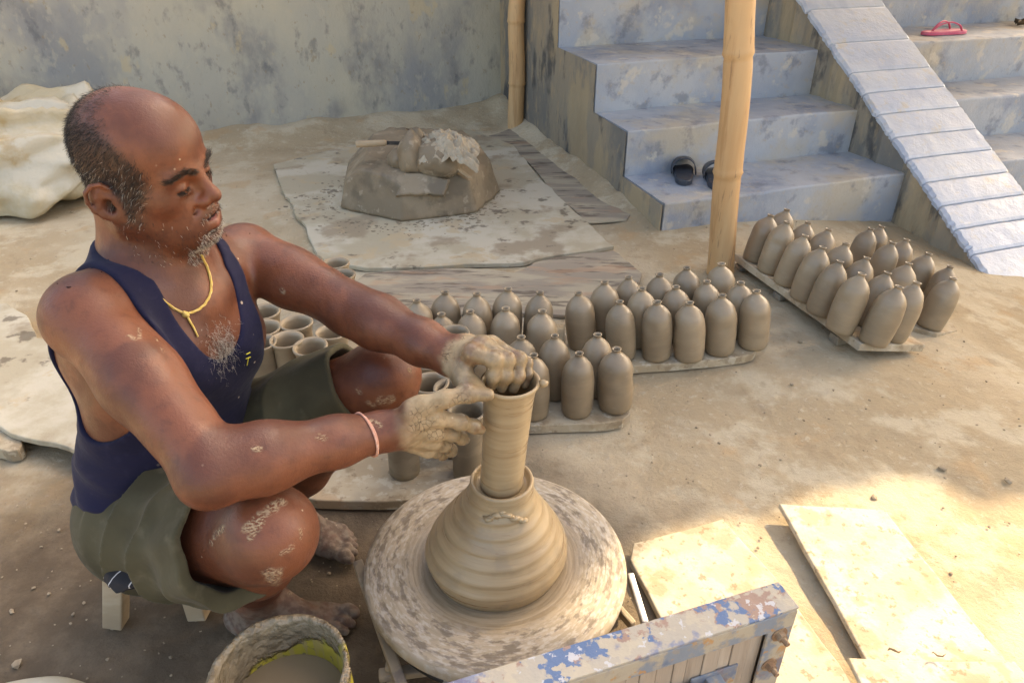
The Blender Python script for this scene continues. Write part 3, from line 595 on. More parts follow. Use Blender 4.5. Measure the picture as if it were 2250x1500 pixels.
# mitred corner post
V, F = box_geo(fp(FLn-.0215, .0435, .165), fd*.0205, fn*.0022, UZ*.162, .0012); post_ = mesh_obj('corner_post', V, F, M['bluef'], wheel)
fbox('post_return', FLn-.0045, FLn, .001, .0405, .003, .3535, M['bluef'], .0012)
fbox('lower_rail', -.03, FLn-.05, .0418, .0465, .05, .085, M['bluef'], .0015)
panel = fbox('wooden_panel', -.03, FLn-.006, .006, .014, .01, .325, M['slat'], .001)
k = 0; s = -.028
while s < FLn-.046:
    wdt = .024+.004*math.sin(k*2.3); V, F = box_geo(fp(s+wdt/2, .032+.0012*math.sin(k*3.1), .19), fd*(wdt/2-.0004), fn*.005, UZ*.15, .0012); mesh_obj('slat', V, F, M['slat'], panel); s += wdt; k += 1
def bolt(s, z):
    c = fp(s, .0458, z); ax = fn
    Vh, Fh = tube_geo([c, c+ax*.009], [.0082, .0078], 6); Vs, Fs = tube_geo([c+ax*.0085, c+ax*.014, c+ax*.019], [.0042, .0040, .0038], 12); Vw, Fw = tube_geo([c-ax*.0005, c+ax*.0016], .0125, 18)
    V, F = join([(Vh, Fh), (Vs, Fs), (Vw, Fw)]); mesh_obj('bolt', V, F, M['rust'], post_)
bolt(FLn-.022, .312); bolt(FLn-.025, .247)
fbox('bracket_plate', FLn-.15, FLn-.075, .0375, .0405, .20, .262, M['bluef'], .001); V, F = box_geo(fp(FLn-.115, .055, .243), fd*.012, fn*.016, UZ*.012, .002); mesh_obj('bracket_block', V, F, M['bluef'], wheel)
V, F = tube_geo([fp(FLn-.24, .055, .238), fp(FLn-.20, .056, .246), fp(FLn-.145, .056, .247)], [.014, .017, .014], 16); mesh_obj('handle_bar', V, F, M['iron'], wheel, True)

# clay hump on the wheel and the cylinder being thrown from it
t = NT('wet_clay'); O = t.coord('O'); sp2 = t.node('ShaderNodeSeparateXYZ'); t.l.new(O, sp2.inputs[0])
vz = t.mapping(O, (2.2, 2.2, 26)); nz_ = t.noise(vz, 3.0, 4, .6); vz2 = t.mapping(O, (5, 5, 130)); nf = t.noise(vz2, 2.0, 3, .6)
c = t.mix(t.map(nz_, .36, .62), (.30, .21, .115), (.355, .26, .148)); c = t.mix(t.map(nf, .45, .66, 0, .35), c, (.41, .31, .19)); c = t.mix(t.map(t.noise(O, 16, 5), .54, .64, 0, .5), c, (.25, .19, .12))
t.set(t.b.inputs['Base Color'], c); t.l.new(t.map(nz_, .35, .65, .26, .46), t.b.inputs['Roughness']); t.b.inputs['Specular IOR Level'].default_value = .5
t.l.new(t.bump(nf, .16, .0020, t.bump(nz_, .10, .003)), t.b.inputs['Normal']); M['wet'] = t.m
hp = []; key = [(0, .113), (.008, .117), (.03, .124), (.055, .115), (.08, .101), (.105, .085), (.13, .069), (.150, .0585), (.165, .0540), (.176, .0525)]
zz = np.linspace(0, .176, 90); rr_ = np.interp(zz, [a for a, b in key], [b for a, b in key]); kk = np.ones(5)/5; rp = np.convolve(np.pad(rr_, 2, 'edge'), kk, 'valid')
for z, r in zip(zz, rp): hp.append((r, z))
seg = 96; V = []; A0 = 2*math.pi/seg
full = hp+[(.0525, .181), (.0510, .1845), (.0480, .1845), (.0458, .181), (.0440, .175), (.0405, .1725), (.001, .1725)]
for i, (r, z) in enumerate(full):
    for k in range(seg):
        a = A0*k; rid = 0
        if i < 90: ph = (z/.0215-a/(2*math.pi)*1.0)*2*math.pi; w_ = sstep(.012, .04, z)*sstep(.178, .15, z); rid = .0008*w_*(math.cos(ph)+.2*math.cos(2*ph+.6))+.0008*math.sin(a*2+z*30)*w_
        V.append(((r+rid)*math.cos(a)+.068*z, (r+rid)*math.sin(a), z))
n = len(full); F = [(i*seg+k, i*seg+(k+1) % seg, (i+1)*seg+(k+1) % seg, (i+1)*seg+k) for i in range(n-1) for k in range(seg)]
o = mesh_obj('clay_hump', V, F, M['wet'], None, True, origin=(0, 0, 0)); o.location = (WC_[0], WC_[1], WZ+.0005); tag(o, 'ridged cone of wet clay centred on the spinning wheel', 'clay')
pk = [(.001, .0), (.0345, .0), (.0352, .004), (.0350, .02), (.0352, .06), (.0360, .10), (.0372, .14), (.0382, .17), (.0392, .184), (.0412, .193), (.0440, .199), (.0455, .2015), (.0452, .2045), (.0430, .2058), (.0405, .2045), (.0385, .199), (.0365, .186), (.0350, .17), (.0338, .13), (.0325, .06), (.031, .02), (.001, .018)]
pz = np.linspace(.004, .17, 40); pk2 = pk[:2]+[(float(np.interp(z, [b for a, b in pk[2:8]], [a for a, b in pk[2:8]]))+.00018*math.sin(z*330)+.00012*math.sin(z*710), z) for z in pz]+pk[8:]
V, F = lathe_geo(pk2, 72, .003, 4, (.071, .0)); o = mesh_obj('thrown_pot', V, F, M['wet'], None, True, origin=(0, 0, 0)); o.location = (WC_[0]+.068*.1725, WC_[1], WZ+.1738); tag(o, 'tall wet clay cylinder being thrown between both hands', 'pot')
POT = lambda z: np.array([WC_[0]+.07*(z-WZ), WC_[1]])
g = np.random.default_rng(3); V, F = ico(.008, g, (1.2, .8, 1.0)); p = at(1187, 856, .57); o = mesh_obj('clay_scrap', V+np.array([POT(.57)[0]+.050, .905-.008, .568]), F, M['wet'], None, True); tag(o, 'scrap of wet clay stuck to the rim of the thrown pot', 'clay')
parts = [];
for i in range(9):
    v, f = ico(.006+.005*g.random(), g, (1.3, .8, .5)); a = -1.9+.12*i; z = WZ+.163-.004*abs(i-3); r = .0535+.014*(.163-(z-WZ))/.03; parts.append((v+np.array([WC_[0]+.068*(z-WZ)+r*math.cos(a), WC_[1]+r*math.sin(a), z]), f))
V, F = join(parts); tag(mesh_obj('clay_trim', V, F, M['wet'], None, True), 'curl of clay trimming on the shoulder of the clay cone', 'clay')

# ---- big lump of clay with tools and wrapped lumps
def blob(name, field_pts, m, label, cat): pass
def convexish(planes, seed, n=5200, kk=.004):
    """faceted lump: radial function from cutting planes, softened and roughened"""
    g = np.random.default_rng(seed); i = np.arange(n)+.5; 
    b = bmesh.new(); bmesh.ops.create_icosphere(b, subdivisions=6, radius=1); D = np.array([v.co for v in b.verts]); F = [[v.index for v in f.verts] for f in b.faces]; b.free()
    r = np.full(len(D), 9.0)
    for nrm, d in planes:
        nrm = np.array(nrm)/np.linalg.norm(nrm); q = D @ nrm; rr = np.where(q > .02, d/np.maximum(q, .02), 9.0)
        h = np.clip(.5+.5*(r-rr)/kk, 0, 1); r = r*(1-h)+rr*h-kk*h*(1-h)
    V = D*r[:, None]; V += D*(.006*fbm(V*5, 3, seed)+.002*fbm(V*30, 3, seed+3))[:, None]; return V, F
mc = np.array([-.43, 3.26, .105])
pl = [((-.45, -.85, .18), .295), ((.30, -.95, .20), .285), ((.95, -.35, .25), .31), ((.9, .5, .3), .31), ((-.95, -.15, .30), .315), ((-.75, .6, .3), .32), ((.1, 1, .3), .28), ((0, -.12, 1), .125), ((-.6, -.1, .75), .235), ((.55, -.25, .8), .23), ((-.05, -.6, .8), .235), ((0, 0, -1), .089)]
V, F = convexish(pl, 4); tag(mesh_obj('clay_mound', V+mc, F, M['mound'], None, True), 'big faceted mound of wedged clay on the plywood sheet', 'clay')
def lump(name, px, py, Y, rad, squash, label, seed, m='mound', cat='clay', rot=0):
    b = bmesh.new(); bmesh.ops.create_icosphere(b, subdivisions=4, radius=1); D = np.array([v.co for v in b.verts]); F = [[v.index for v in f.verts] for f in b.faces]; b.free()
    V = D*(1+.22*fbm(D*1.6+seed, 3, seed)+.05*fbm(D*6+seed, 3, seed))[:, None]*np.array(squash)*rad
    R3 = np.array(Matrix.Rotation(rot, 3, 'Y')); return tag(mesh_obj(name, V @ R3.T+Q(px, py, Y), F, M[m], None, True), label, cat)
lump('clay_lump', 880, 350, 3.12, .066, (.9, 1, .75), 'smallest clay lump on the mound, left of the others', 1)
lump('clay_lump', 908, 343, 3.07, .086, (.75, .9, 1.15), 'upright clay lump in the middle on top of the mound', 2)
lump('clay_lump', 960, 352, 3.06, .100, (1.05, .9, .9), 'largest clay lump on the mound, under the rag', 3, rot=.3)
lump('clay_lump', 916, 308, 3.10, .045, (.8, .8, 1.2), 'knob of clay perched on top of the upright lump', 5)
# slab of clay draped over the near edge
V, F = slab_geo([(-.10, -.05), (.10, -.055), (.12, .02), (-.07, .045)], 0, .022, jit=.003, bev=.008, step=.02, seed=3); ang = R_(52)
W = np.stack([V[:, 0], V[:, 1]*math.cos(ang)-V[:, 2]*math.sin(ang), V[:, 1]*math.sin(ang)+V[:, 2]*math.cos(ang)], 1)+Q(925, 405, 2.985); tag(mesh_obj('clay_slab', W, F, M['mound']), 'thin slab of clay laid over the near edge of the mound', 'clay')
# wire cutter / knife with wooden handle
kn = empty('trimming_knife', tuple(Q(780, 318, 3.14))); tag(kn, 'trimming knife with pale wooden handle resting on the clay mound', 'knife')
k0, k1, k2 = Q(782, 317, 3.13), Q(850, 314, 3.14), Q(930, 316, 3.13)
V, F = tube_geo([k0, k0+(k1-k0)*.03, k0+(k1-k0)*.9, k1], [.012, .0155, .0135, .010], 12); mesh_obj('handle', V, F, M['bark'], kn, True)
V, F = bar_geo(k1-(k1-k0)*.05, k2, .003, .016, .001); mesh_obj('blade', V, F, M['darkiron'], kn)
# rag: crumpled sheet
nu = 46; U, W_ = np.meshgrid(np.linspace(-1, 1, nu), np.linspace(-1, 1, nu), indexing='ij'); e = np.stack([U*2, W_*2, 0*U], -1)
cr = .030*np.abs(fbm(e*1.1+3, 3, 5))*2+.016*np.abs(fbm(e*2.7, 3, 8))*2
c0_ = Q(985, 322, 3.06); V = np.stack([c0_[0]+U*.125+.02*fbm(e*1.5, 3, 2), c0_[1]+W_*.10-.02*U, c0_[2]+.02+cr-.055*np.maximum(0, U)**2-.06*np.maximum(0, -W_)**2-.03*np.maximum(0, -U)**2], -1).reshape(-1, 3)
idx = np.arange(nu*nu).reshape(nu, nu); F = [tuple(q) for q in np.stack([idx[:-1, :-1], idx[1:, :-1], idx[1:, 1:], idx[:-1, 1:]], -1).reshape(-1, 4)]
o = mesh_obj('rag', V, F, M['rag'], None, False); sm = o.modifiers.new('thick', 'SOLIDIFY'); sm.thickness = .004; tag(o, 'stiff muddy rag crumpled over the largest clay lump', 'cloth')
V, F = slab_geo([(-.055, -.02), (.05, -.03), (.07, .0), (-.03, .025)], 0, .004, jit=.002, bev=.001, step=.02, seed=9); a_ = R_(-35)
tag(mesh_obj('bark_strip', np.stack([V[:, 0]*math.cos(a_)-V[:, 2]*math.sin(a_), V[:, 1], V[:, 0]*math.sin(a_)+V[:, 2]*math.cos(a_)], 1)+Q(1008, 372, 3.04), F, M['rag']), 'flat strip of bark leaning off the right of the rag', 'bark')
V, F = tube_geo([Q(893, 283, 3.22), Q(915, 292, 3.2), Q(940, 312, 3.18)], [.003, .007, .005], 7); tag(mesh_obj('stick', V, F, M['leaf']), 'dark stick poking up behind the clay lumps', 'stick')
V, F = tube_geo([Q(955, 318, 3.15), Q(985, 312, 3.15), Q(1018, 311, 3.15)], [.011, .012, .011], 10); tag(mesh_obj('bamboo_tool', V, F, M['bark'], None, True), 'short bamboo stick rolled into the rag on the mound', 'stick')

# ---- cream tarpaulin bundle at the left
b = bmesh.new(); bmesh.ops.create_icosphere(b, subdivisions=6, radius=1); D = np.array([v.co for v in b.verts]); F = [[v.index for v in f.verts] for f in b.faces]; b.free()
def crease(P, s, seed):
    g = np.random.default_rng(seed); r = 0
    for k in range(5):
        d = g.normal(0, 1, 3); d /= np.linalg.norm(d); w = (P @ d)*s*g.uniform(.7, 1.5)+g.uniform(0, 6)+1.4*fbm(P*s*.35+k*7, 2, seed+k); r = r+np.abs((w % 2)-1)
    return r/5-.5
sgn = np.sign(D); S = sgn*np.abs(D)**.75; S /= np.maximum(np.linalg.norm(S, axis=1)[:, None]/(.55+.45*np.linalg.norm(S, axis=1)[:, None]), 1e-6)
V = S*np.array([.80, .46, .25]); 
g = np.random.default_rng(33); ca = np.arctan2(V[:, 2], -V[:, 1])*.36; cx_ = V[:, 0]; disp = .10*fbm(V*2.2, 2, 9)
for k in range(150):                                    # long slack creases, mostly level, a few running down
    x0, a0_, th_ = g.uniform(-.8, .85), g.uniform(-.45, .9), g.normal(.12, .42) if k % 4 else g.normal(1.2, .4); ln, wd, am = g.uniform(.12, .42), g.uniform(.020, .065), g.uniform(.018, .068)*(1 if k % 3 else -1)
    du_ = (cx_-x0)*math.cos(th_)+(ca-a0_)*math.sin(th_); dv_ = -(cx_-x0)*math.sin(th_)+(ca-a0_)*math.cos(th_)+.25*du_*du_
    disp = disp+am*np.maximum(0, 1-np.where(dv_ > 0, dv_/wd, -dv_/(wd*2.2)))*np.exp(-(du_/ln)**2)
V += D*disp[:, None]
V[:, 2] = np.where(V[:, 2] < -.16, -.16+(V[:, 2]+.16)*.12, V[:, 2]); zmin = V[:, 2].min()
o = mesh_obj('tarpaulin_bundle', V+np.array([-2.66, 3.42, -zmin-.005]), F, M['tarp'], None, True); tag(o, 'crumpled cream tarpaulin heaped by the plaster wall behind the potter', 'tarpaulin')
# pale sack edge at the lower left
b = bmesh.new(); bmesh.ops.create_icosphere(b, subdivisions=5, radius=1); D = np.array([v.co for v in b.verts]); F = [[v.index for v in f.verts] for f in b.faces]; b.free()
V = D*np.array([.14, .10, .03]); V += D*(.010*crease(V, 22, 5))[:, None]; p = at(60, 1590, .02); tag(mesh_obj('pale_sack', V+np.array([p[0], p[1]-.022, -V[:, 2].min()]), F, M['tarp'], None, True), 'edge of a pale sack at the lower left corner', 'sack')

# ---- stool
st = np.array([-.638, 1.005]); stool = empty('stool', (st[0], st[1], 0)); tag(stool, 'low round wooden stool with whitened seat under the potter', 'stool')
V, F = lathe_geo([(.001, -.032), (.140, -.032), (.148, -.028), (.151, -.016), (.150, -.006), (.144, 0), (.001, 0)], 56, .006, 3); o = mesh_obj('seat', V+np.array([st[0], st[1], .20]), F, M['white_wood'], stool)
for (px, py) in ((255, 1368), (440, 1350)):
    p = at(px, py, 0)[:2]; V, F = bar_geo((p[0], p[1], 0), (p[0]+(st[0]-p[0])*.30, p[1]+(st[1]-p[1])*.30, .170), .036, .036, .003, (0, 1, 0)); mesh_obj('leg', V, F, M['bark'], stool)
    p = 2*st-p; V, F = bar_geo((p[0], p[1], 0), (p[0]+(st[0]-p[0])*.30, p[1]+(st[1]-p[1])*.30, .170), .036, .036, .003, (0, 1, 0)); mesh_obj('leg', V, F, M['bark'], stool)

# ---- bucket of slip water
bk = np.array([-.330, .642]); bucket = empty('bucket', (bk[0], bk[1], 0)); tag(bucket, 'yellow plastic bucket caked with wet clay, half full of muddy water', 'bucket')
t = NT('bucket_plastic'); O = t.coord('O'); sp3 = t.node('ShaderNodeSeparateXYZ'); t.l.new(O, sp3.inputs[0])
sl = t.math('ADD', t.math('ADD', sp3.outputs[2], t.math('MULTIPLY', sp3.outputs[0], -.45)), t.math('MULTIPLY', t.math('SUBTRACT', t.noise(O, 15, 6, .6), .5), .14))
mud = t.map(sl, .192, .206); c = t.mix(t.map(t.noise(O, 30, 6), .45, .6), (.40, .33, .04), (.48, .40, .06)); c = t.mix(t.map(t.noise(O, 42, 6), .585, .63, 0, .9), c, (.17, .13, .08))
vs = t.mapping(O, (60, 60, 6), (0, .6, 0)); c = t.mix(t.map(t.noise(vs, 1.5, 2), .52, .62, 0, .65), c, (.36, .27, .13))
c = t.mix(mud, c, t.mix(t.map(t.noise(O, 35, 5), .4, .6), (.20, .155, .10), (.27, .21, .135)))
t.set(t.b.inputs['Base Color'], c); t.l.new(t.map(mud, 0, 1, .4, .22), t.b.inputs['Roughness']); h = t.math('MULTIPLY', mud, t.noise(O, 60, 4, .5)); t.l.new(t.bump(h, 1.0, .014), t.b.inputs['Normal']); M['bucket'] = t.m
bp = [(.001, .002), (.076, .002), (.080, .008), (.0915, .236), (.0965, .238), (.0975, .246), (.0965, .2505), (.0930, .2515), (.0905, .249), (.0895, .236), (.0800, .03), (.078, .012), (.001, .012)]
bp2 = []
for i in range(len(bp)-1):
    n_ = max(1, int(math.hypot(bp[i+1][0]-bp[i][0], bp[i+1][1]-bp[i][1])/.008)); bp2 += [(bp[i][0]+(bp[i+1][0]-bp[i][0])*k/n_, bp[i][1]+(bp[i+1][1]-bp[i][1])*k/n_) for k in range(n_)]
bp2.append(bp[-1]); V, F = lathe_geo(bp2, 72)
inner = np.hypot(V[:, 0], V[:, 1]); lumpm = sstep(.195, .24, V[:, 2]-.45*V[:, 0]*1.0+.02*fbm(V*20, 3, 4)); dirn = np.where(np.repeat(np.arange(len(bp2)) > len(bp2)*.52, 72), -1, 1)
V[:, :2] *= (1+dirn*lumpm*.045*np.clip(.35+fbm(V*42, 3, 6), 0, 1)*sstep(.02, .05, V[:, 2]))[:, None]; V[:, 2] += lumpm*.004*fbm(V*60, 2, 3)
o = mesh_obj('pail', V, F, M['bucket'], bucket, True); o.matrix_parent_inverse = Matrix(); o.location = (0, 0, 0)
M['slipwater'] = mat('muddy_water', (.20, .15, .09), [((.23, .175, .11), 6, .4, .6, .6)], .10, .03, ((5, .05, .004),), 'O', spec=.5)
V, F = lathe_geo([(.001, 0), (.0862, 0), (.0862, -.006), (.001, -.006)], 64); o = mesh_obj('water', V, F, M['slipwater'], bucket, True); o.matrix_parent_inverse = Matrix(); o.location = (0, 0, .170)
for f in o.data.polygons: f.use_smooth = False
V, F = box_geo((.0955, -.004, .232), (.006, 0, 0), (0, .012, 0), (0, 0, .020), .003); o = mesh_obj('handle_lug', V, F, M['bucket'], bucket); o.matrix_parent_inverse = Matrix(); o.location = (0, 0, 0)

# ---- footwear on the steps
def sole_geo(L, wf, wh, th):
    n = 40; out = []
    for i in range(n):
        a = 2*math.pi*i/n; x = math.cos(a); y = math.sin(a); w = wf*(.5+.5*x)+wh*(.5-.5*x); w *= 1-.16*math.exp(-((x+.15)/.35)**2); out.append((L/2*np.sign(x)*abs(x)**.8, w/2*np.sign(y)*abs(y)**.75))
    return slab_geo(out, 0, th, jit=0, bev=.005, step=.5, seed=0)
def place(V, loc, rz):
    c, s = math.cos(rz), math.sin(rz); return np.stack([V[:, 0]*c-V[:, 1]*s, V[:, 0]*s+V[:, 1]*c, V[:, 2]], 1)+loc
def slide(px, py, rz, label):
    loc = at(px, py, step_z[0]+.003); e = empty('slipper', tuple(loc)); tag(e, label, 'slipper', 'pair of black slippers'); V, F = sole_geo(.25, .105, .085, .024)
    mesh_obj('sole', place(V, loc, rz), F, M['black_rubber'], e)
    n, m_ = 22, 8; V = []
    for i in range(n):
        a = math.pi*i/(n-1)
        for k in range(m_): x = -.005+.105*k/(m_-1); V.append((x+.012*math.sin(a), -.056*math.cos(a), .012+.070*math.sin(a)**.8*(1-.30*(k/(m_-1))**2)))
    V = np.array(V); F = [(i*m_+k, i*m_+k+1, (i+1)*m_+k+1, (i+1)*m_+k) for i in range(n-1) for k in range(m_-1)]
    o = mesh_obj('strap', place(V, loc, rz), F, M['black_rubber'], e, True); s_ = o.modifiers.new('t', 'SOLIDIFY'); s_.thickness = .004
ang_ = R_(80)
slide(1501, 388, ang_, 'black slipper on the lowest step, left of the pair'); slide(1572, 398, ang_, 'black slipper on the lowest step half hidden by the bamboo post')
loc = SP(2.24, .93, step_z[2]+.003); e = empty('flip_flop', tuple(loc)); tag(e, 'single pink flip-flop lying on the upper step', 'sandal'); az = math.atan2(ST[1], ST[0])
V, F = sole_geo(.30, .115, .095, .018); mesh_obj('sole', place(V, loc, az), F, M['pink'], e)
for s_ in (-1, 1):
    pts = np.array([(-.085+.01, s_*.036, .012), (-.06, s_*.036, .040), (-.01, s_*.024, .058), (.04, s_*.008, .045), (.075, 0, .016)]) if True else None
    ts = np.linspace(0, 4, 22); sm_ = np.stack([np.interp(ts, range(5), pts[:, k]) for k in range(3)], 1)
    for _ in range(3): sm_[1:-1] = .25*sm_[:-2]+.5*sm_[1:-1]+.25*sm_[2:]
    V, F = tube_geo(sm_*np.array([-1, 1, 1]), .0062, 8, flat=.6); mesh_obj('strap', place(V*1.15, loc, az), F, M['pink'], e, True)
g = np.random.default_rng(12)
for i, lab in enumerate(('dry brown leaf on the upper step at the right edge', 'curled dark leaf beside it at the top right corner', 'shrivelled leaf stalk on the upper step, top right')):
    p = SP(2.93+.05*i, 1.0+.05*i, step_z[2]+.004); n = 9; V = []
    for k in range(n):
        q = k/(n-1); w = .022*math.sin(math.pi*min(1, q*1.05))**.8+.001
        for s_ in (-1, 0, 1): V.append((p[0]+(q-.5)*.09, p[1]+s_*w+.01*math.sin(q*4+i), p[2]+.003+.018*abs(s_)*(1+.5*math.sin(q*7+i))+.01*q))
    F = [(k*3+s_, k*3+s_+1, (k+1)*3+s_+1, (k+1)*3+s_) for k in range(n-1) for s_ in (0, 1)]
    o = mesh_obj('dry_leaf', V, F, M['leaf'], None, True); s_ = o.modifiers.new('t', 'SOLIDIFY'); s_.thickness = .001; tag(o, lab, 'leaf')

parts = []; g = np.random.default_rng(15)
for i in range(420):
    a = g.uniform(2.6, 6.6); r = .33+abs(g.normal(0, .09)); r *= 1+.25*math.cos(a-3.9)
    v, f = tmpl[i % 6]; q = .002+.006*g.random()**3; parts.append((v*q*np.array([1.6, 1, .8])+np.array([mc[0]+r*math.cos(a), mc[1]+.85*r*math.sin(a), .0165]), f))
V, F = join(parts); o = mesh_obj('clay_crumbs', V, F, M['clayg'], origin=(0, 0, 0)); tag(o, 'dark wet clay crumbs scattered round the big mound', 'clay'); o['kind'] = 'stuff'

# ================================================================== THE POTTER
# --- a small implicit-surface modeller: rounded cones and ellipsoids, blended, then meshed as one skin
MARG = .045
def rc(a, b, ra, rb, k=.02, sub=False):
    a, b = np.asarray(a, float), np.asarray(b, float); return ('c', a, b-a, ra, rb-ra, float(np.dot(b-a, b-a))+1e-12, k, sub, (a+b)/2, np.linalg.norm(b-a)/2+max(ra, rb))
def el(c, r, k=.02, Rm=None, sub=False):
    r = np.broadcast_to(np.asarray(r, float), (3,)); return ('e', np.asarray(c, float), np.array(r), None if Rm is None else np.asarray(Rm, float), 0, 0, k, sub, np.asarray(c, float), float(max(r)))
def smin(a, b, k):
    h = np.maximum(k-np.abs(a-b), 0)/k; return np.minimum(a, b)-h*h*k*.25
def smax(a, b, k): return -smin(-a, -b, k)
_cull = {}
def ev_ops(ops, P, bc, br):
    d = None
    if br is not None:
        cu = _cull.get(id(ops))
        if cu is None:
            ks = np.array([o[6] for o in ops]); sf = np.maximum.accumulate(ks[::-1])[::-1]
            cu = _cull[id(ops)] = (np.array([o[8] for o in ops]), np.array([o[9] for o in ops])+np.maximum(sf, .024), ops)
        dd = cu[0]-bc; use = np.nonzero(np.sqrt((dd*dd).sum(1)) < cu[1]+br)[0]
        if not len(use): return np.full(len(P), 1.0)
        ops = [ops[i] for i in use]
    for o in ops:
        q = P-o[1]
        if o[0] == 'c':
            h = np.clip((q @ o[2])/o[5], 0, 1); q -= h[:, None]*o[2]; e = np.sqrt(np.einsum('ij,ij->i', q, q))-(o[3]+o[4]*h)
        else:
            if o[3] is not None: q = q @ o[3]
            q /= o[2]; k0 = np.sqrt(np.einsum('ij,ij->i', q, q)); q /= o[2]; k1 = np.sqrt(np.einsum('ij,ij->i', q, q))+1e-9; e = k0*(k0-1)/k1
        if o[7]:
            if d is not None: d = smax(d, -e, o[6])
        else: d = e if d is None else smin(d, e, o[6])
    return np.full(len(P), 1.0) if d is None else d
def ev_hand(hand, P, bc, br):
    palm = ev_ops(hand[0], P, bc, br); d = palm
    for fng in hand[1]: d = np.minimum(d, smin(palm, ev_ops(fng, P, bc, br), .010))
    return d
def mesher(field, lo, hi, h, n=14):
    lo = np.asarray(lo, float); nb = np.ceil((np.asarray(hi)-lo)/(h*n)).astype(int); Rb = h*n*.5*1.7321
    bi_ = np.stack(np.meshgrid(*[np.arange(k) for k in nb], indexing='ij'), -1).reshape(-1, 3); cen = lo+(bi_+.5)*h*n
    keep = np.abs(field(cen, None, None)) < Rb*1.12+h*2
    N = nb*n+4; S = np.array([N[1]*N[2], N[2], 1], np.int64)
    ids, pos, quads = [], [], []
    loc = np.stack(np.meshgrid(*[np.arange(-1, n+1)]*3, indexing='ij'), -1); m = n+2
    cor = [(a, b, c) for a in (0, 1) for b in (0, 1) for c in (0, 1)]
    edg = [(i, j) for i in range(8) for j in range(i+1, 8) if sum(abs(cor[i][q]-cor[j][q]) for q in range(3)) == 1]
    def block(bc_):
        b, c = bc_; R1 = []
        base = b*n; P = lo+(loc.reshape(-1, 3)+base)*h; V = field(P, c, Rb+h*2).reshape(m, m, m); neg = V < 0
        if neg.all() or not neg.any(): return None
        cs = np.stack([V[a:a+m-1, e:e+m-1, f:f+m-1] for a, e, f in cor], -1); sn = cs < 0; cnt = sn.sum(-1); act = (cnt > 0) & (cnt < 8)
        ai = np.argwhere(act); cv = cs[act]; s_ = np.zeros((len(ai), 3)); w_ = np.zeros(len(ai))
        for i, j in edg:
            x, y = cv[:, i], cv[:, j]; mk = (x < 0) != (y < 0); tt = np.where(mk, x/np.where(mk, x-y, 1), 0)
            ci, cj = np.array(cor[i], float), np.array(cor[j], float); s_ += mk[:, None]*(ci+(cj-ci)*tt[:, None]); w_ += mk
        gi = ai-1+base+1; I_ = gi @ S; P_ = lo+(ai-1+base+s_/w_[:, None])*h
        for ax in range(3):
            o1, o2 = (ax+1) % 3, (ax+2) % 3; A = [slice(1, n+1)]*3; B = [slice(1, n+1)]*3; B[ax] = slice(2, n+2)
            na, nbb = neg[tuple(A)], neg[tuple(B)]; ch = np.argwhere(na != nbb)
            if not len(ch): continue
            flip = na[tuple(ch.T)]; g0 = ch+base+1; e1 = np.zeros(3, int); e1[o1] = 1; e2 = np.zeros(3, int); e2[o2] = 1
            q = np.stack([(g0-e1-e2) @ S, (g0-e2) @ S, g0 @ S, (g0-e1) @ S], 1); q[~flip] = q[~flip][:, ::-1]; R1.append(q)
        return I_, P_, R1
    from concurrent.futures import ThreadPoolExecutor
    with ThreadPoolExecutor(4) as ex:
        for res in ex.map(block, list(zip(bi_[keep], cen[keep]))):
            if res is not None: ids.append(res[0]); pos.append(res[1]); quads += res[2]
    ids = np.concatenate(ids); pos = np.concatenate(pos); quads = np.concatenate(quads)
    u, first = np.unique(ids, return_index=True); V = pos[first]; F = np.searchsorted(u, quads)
    return V, F
def smooth_mesh(V, F, it=1, lam=.5):
    for _ in range(it):
        ii = F.T.ravel(); jj = np.concatenate([F[:, 1], F[:, 2], F[:, 3], F[:, 0]]); kk2 = np.concatenate([F[:, 3], F[:, 0], F[:, 1], F[:, 2]]); n = 2*np.bincount(ii, minlength=len(V))
        A = np.stack([np.bincount(ii, V[jj, q]+V[kk2, q], len(V)) for q in range(3)], 1)
        V = V*(1-lam)+lam*A/np.maximum(n, 1)[:, None]
    return V
def vnormals(V, F):
    n = np.cross(V[F[:, 2]]-V[F[:, 0]], V[F[:, 3]]-V[F[:, 1]]); ii = F.T.ravel()
    N = np.stack([np.bincount(ii, np.tile(n[:, q], 4), len(V)) for q in range(3)], 1)
    return N/(np.linalg.norm(N, axis=1)[:, None]+1e-12)
def big_mesh(name, V, F, m, parent=None, attrs=None, origin=(0, 0, 0)):
    me = bpy.data.meshes.new(name); me.vertices.add(len(V)); me.vertices.foreach_set('co', (V-np.asarray(origin)).astype(np.float32).ravel())
    k = F.shape[1]; me.loops.add(F.size); me.loops.foreach_set('vertex_index', F.astype(np.int32).ravel()); me.polygons.add(len(F))
    me.polygons.foreach_set('loop_start', np.arange(0, F.size, k, dtype=np.int32)); me.polygons.foreach_set('use_smooth', np.ones(len(F), bool))
    for an, av in (attrs or {}).items():
        a = me.attributes.new(an, 'FLOAT', 'POINT'); a.data.foreach_set('value', av.astype(np.float32))
    me.update(calc_edges=True); me.validate(); me.materials.append(m)
    o = bpy.data.objects.new(name, me); COL.objects.link(o); o.location = origin
    if parent is not None: o.parent = parent; o.matrix_parent_inverse = Matrix.Translation(-Vector(parent.location))
    return o
nrm = lambda v: np.asarray(v, float)/np.linalg.norm(v)

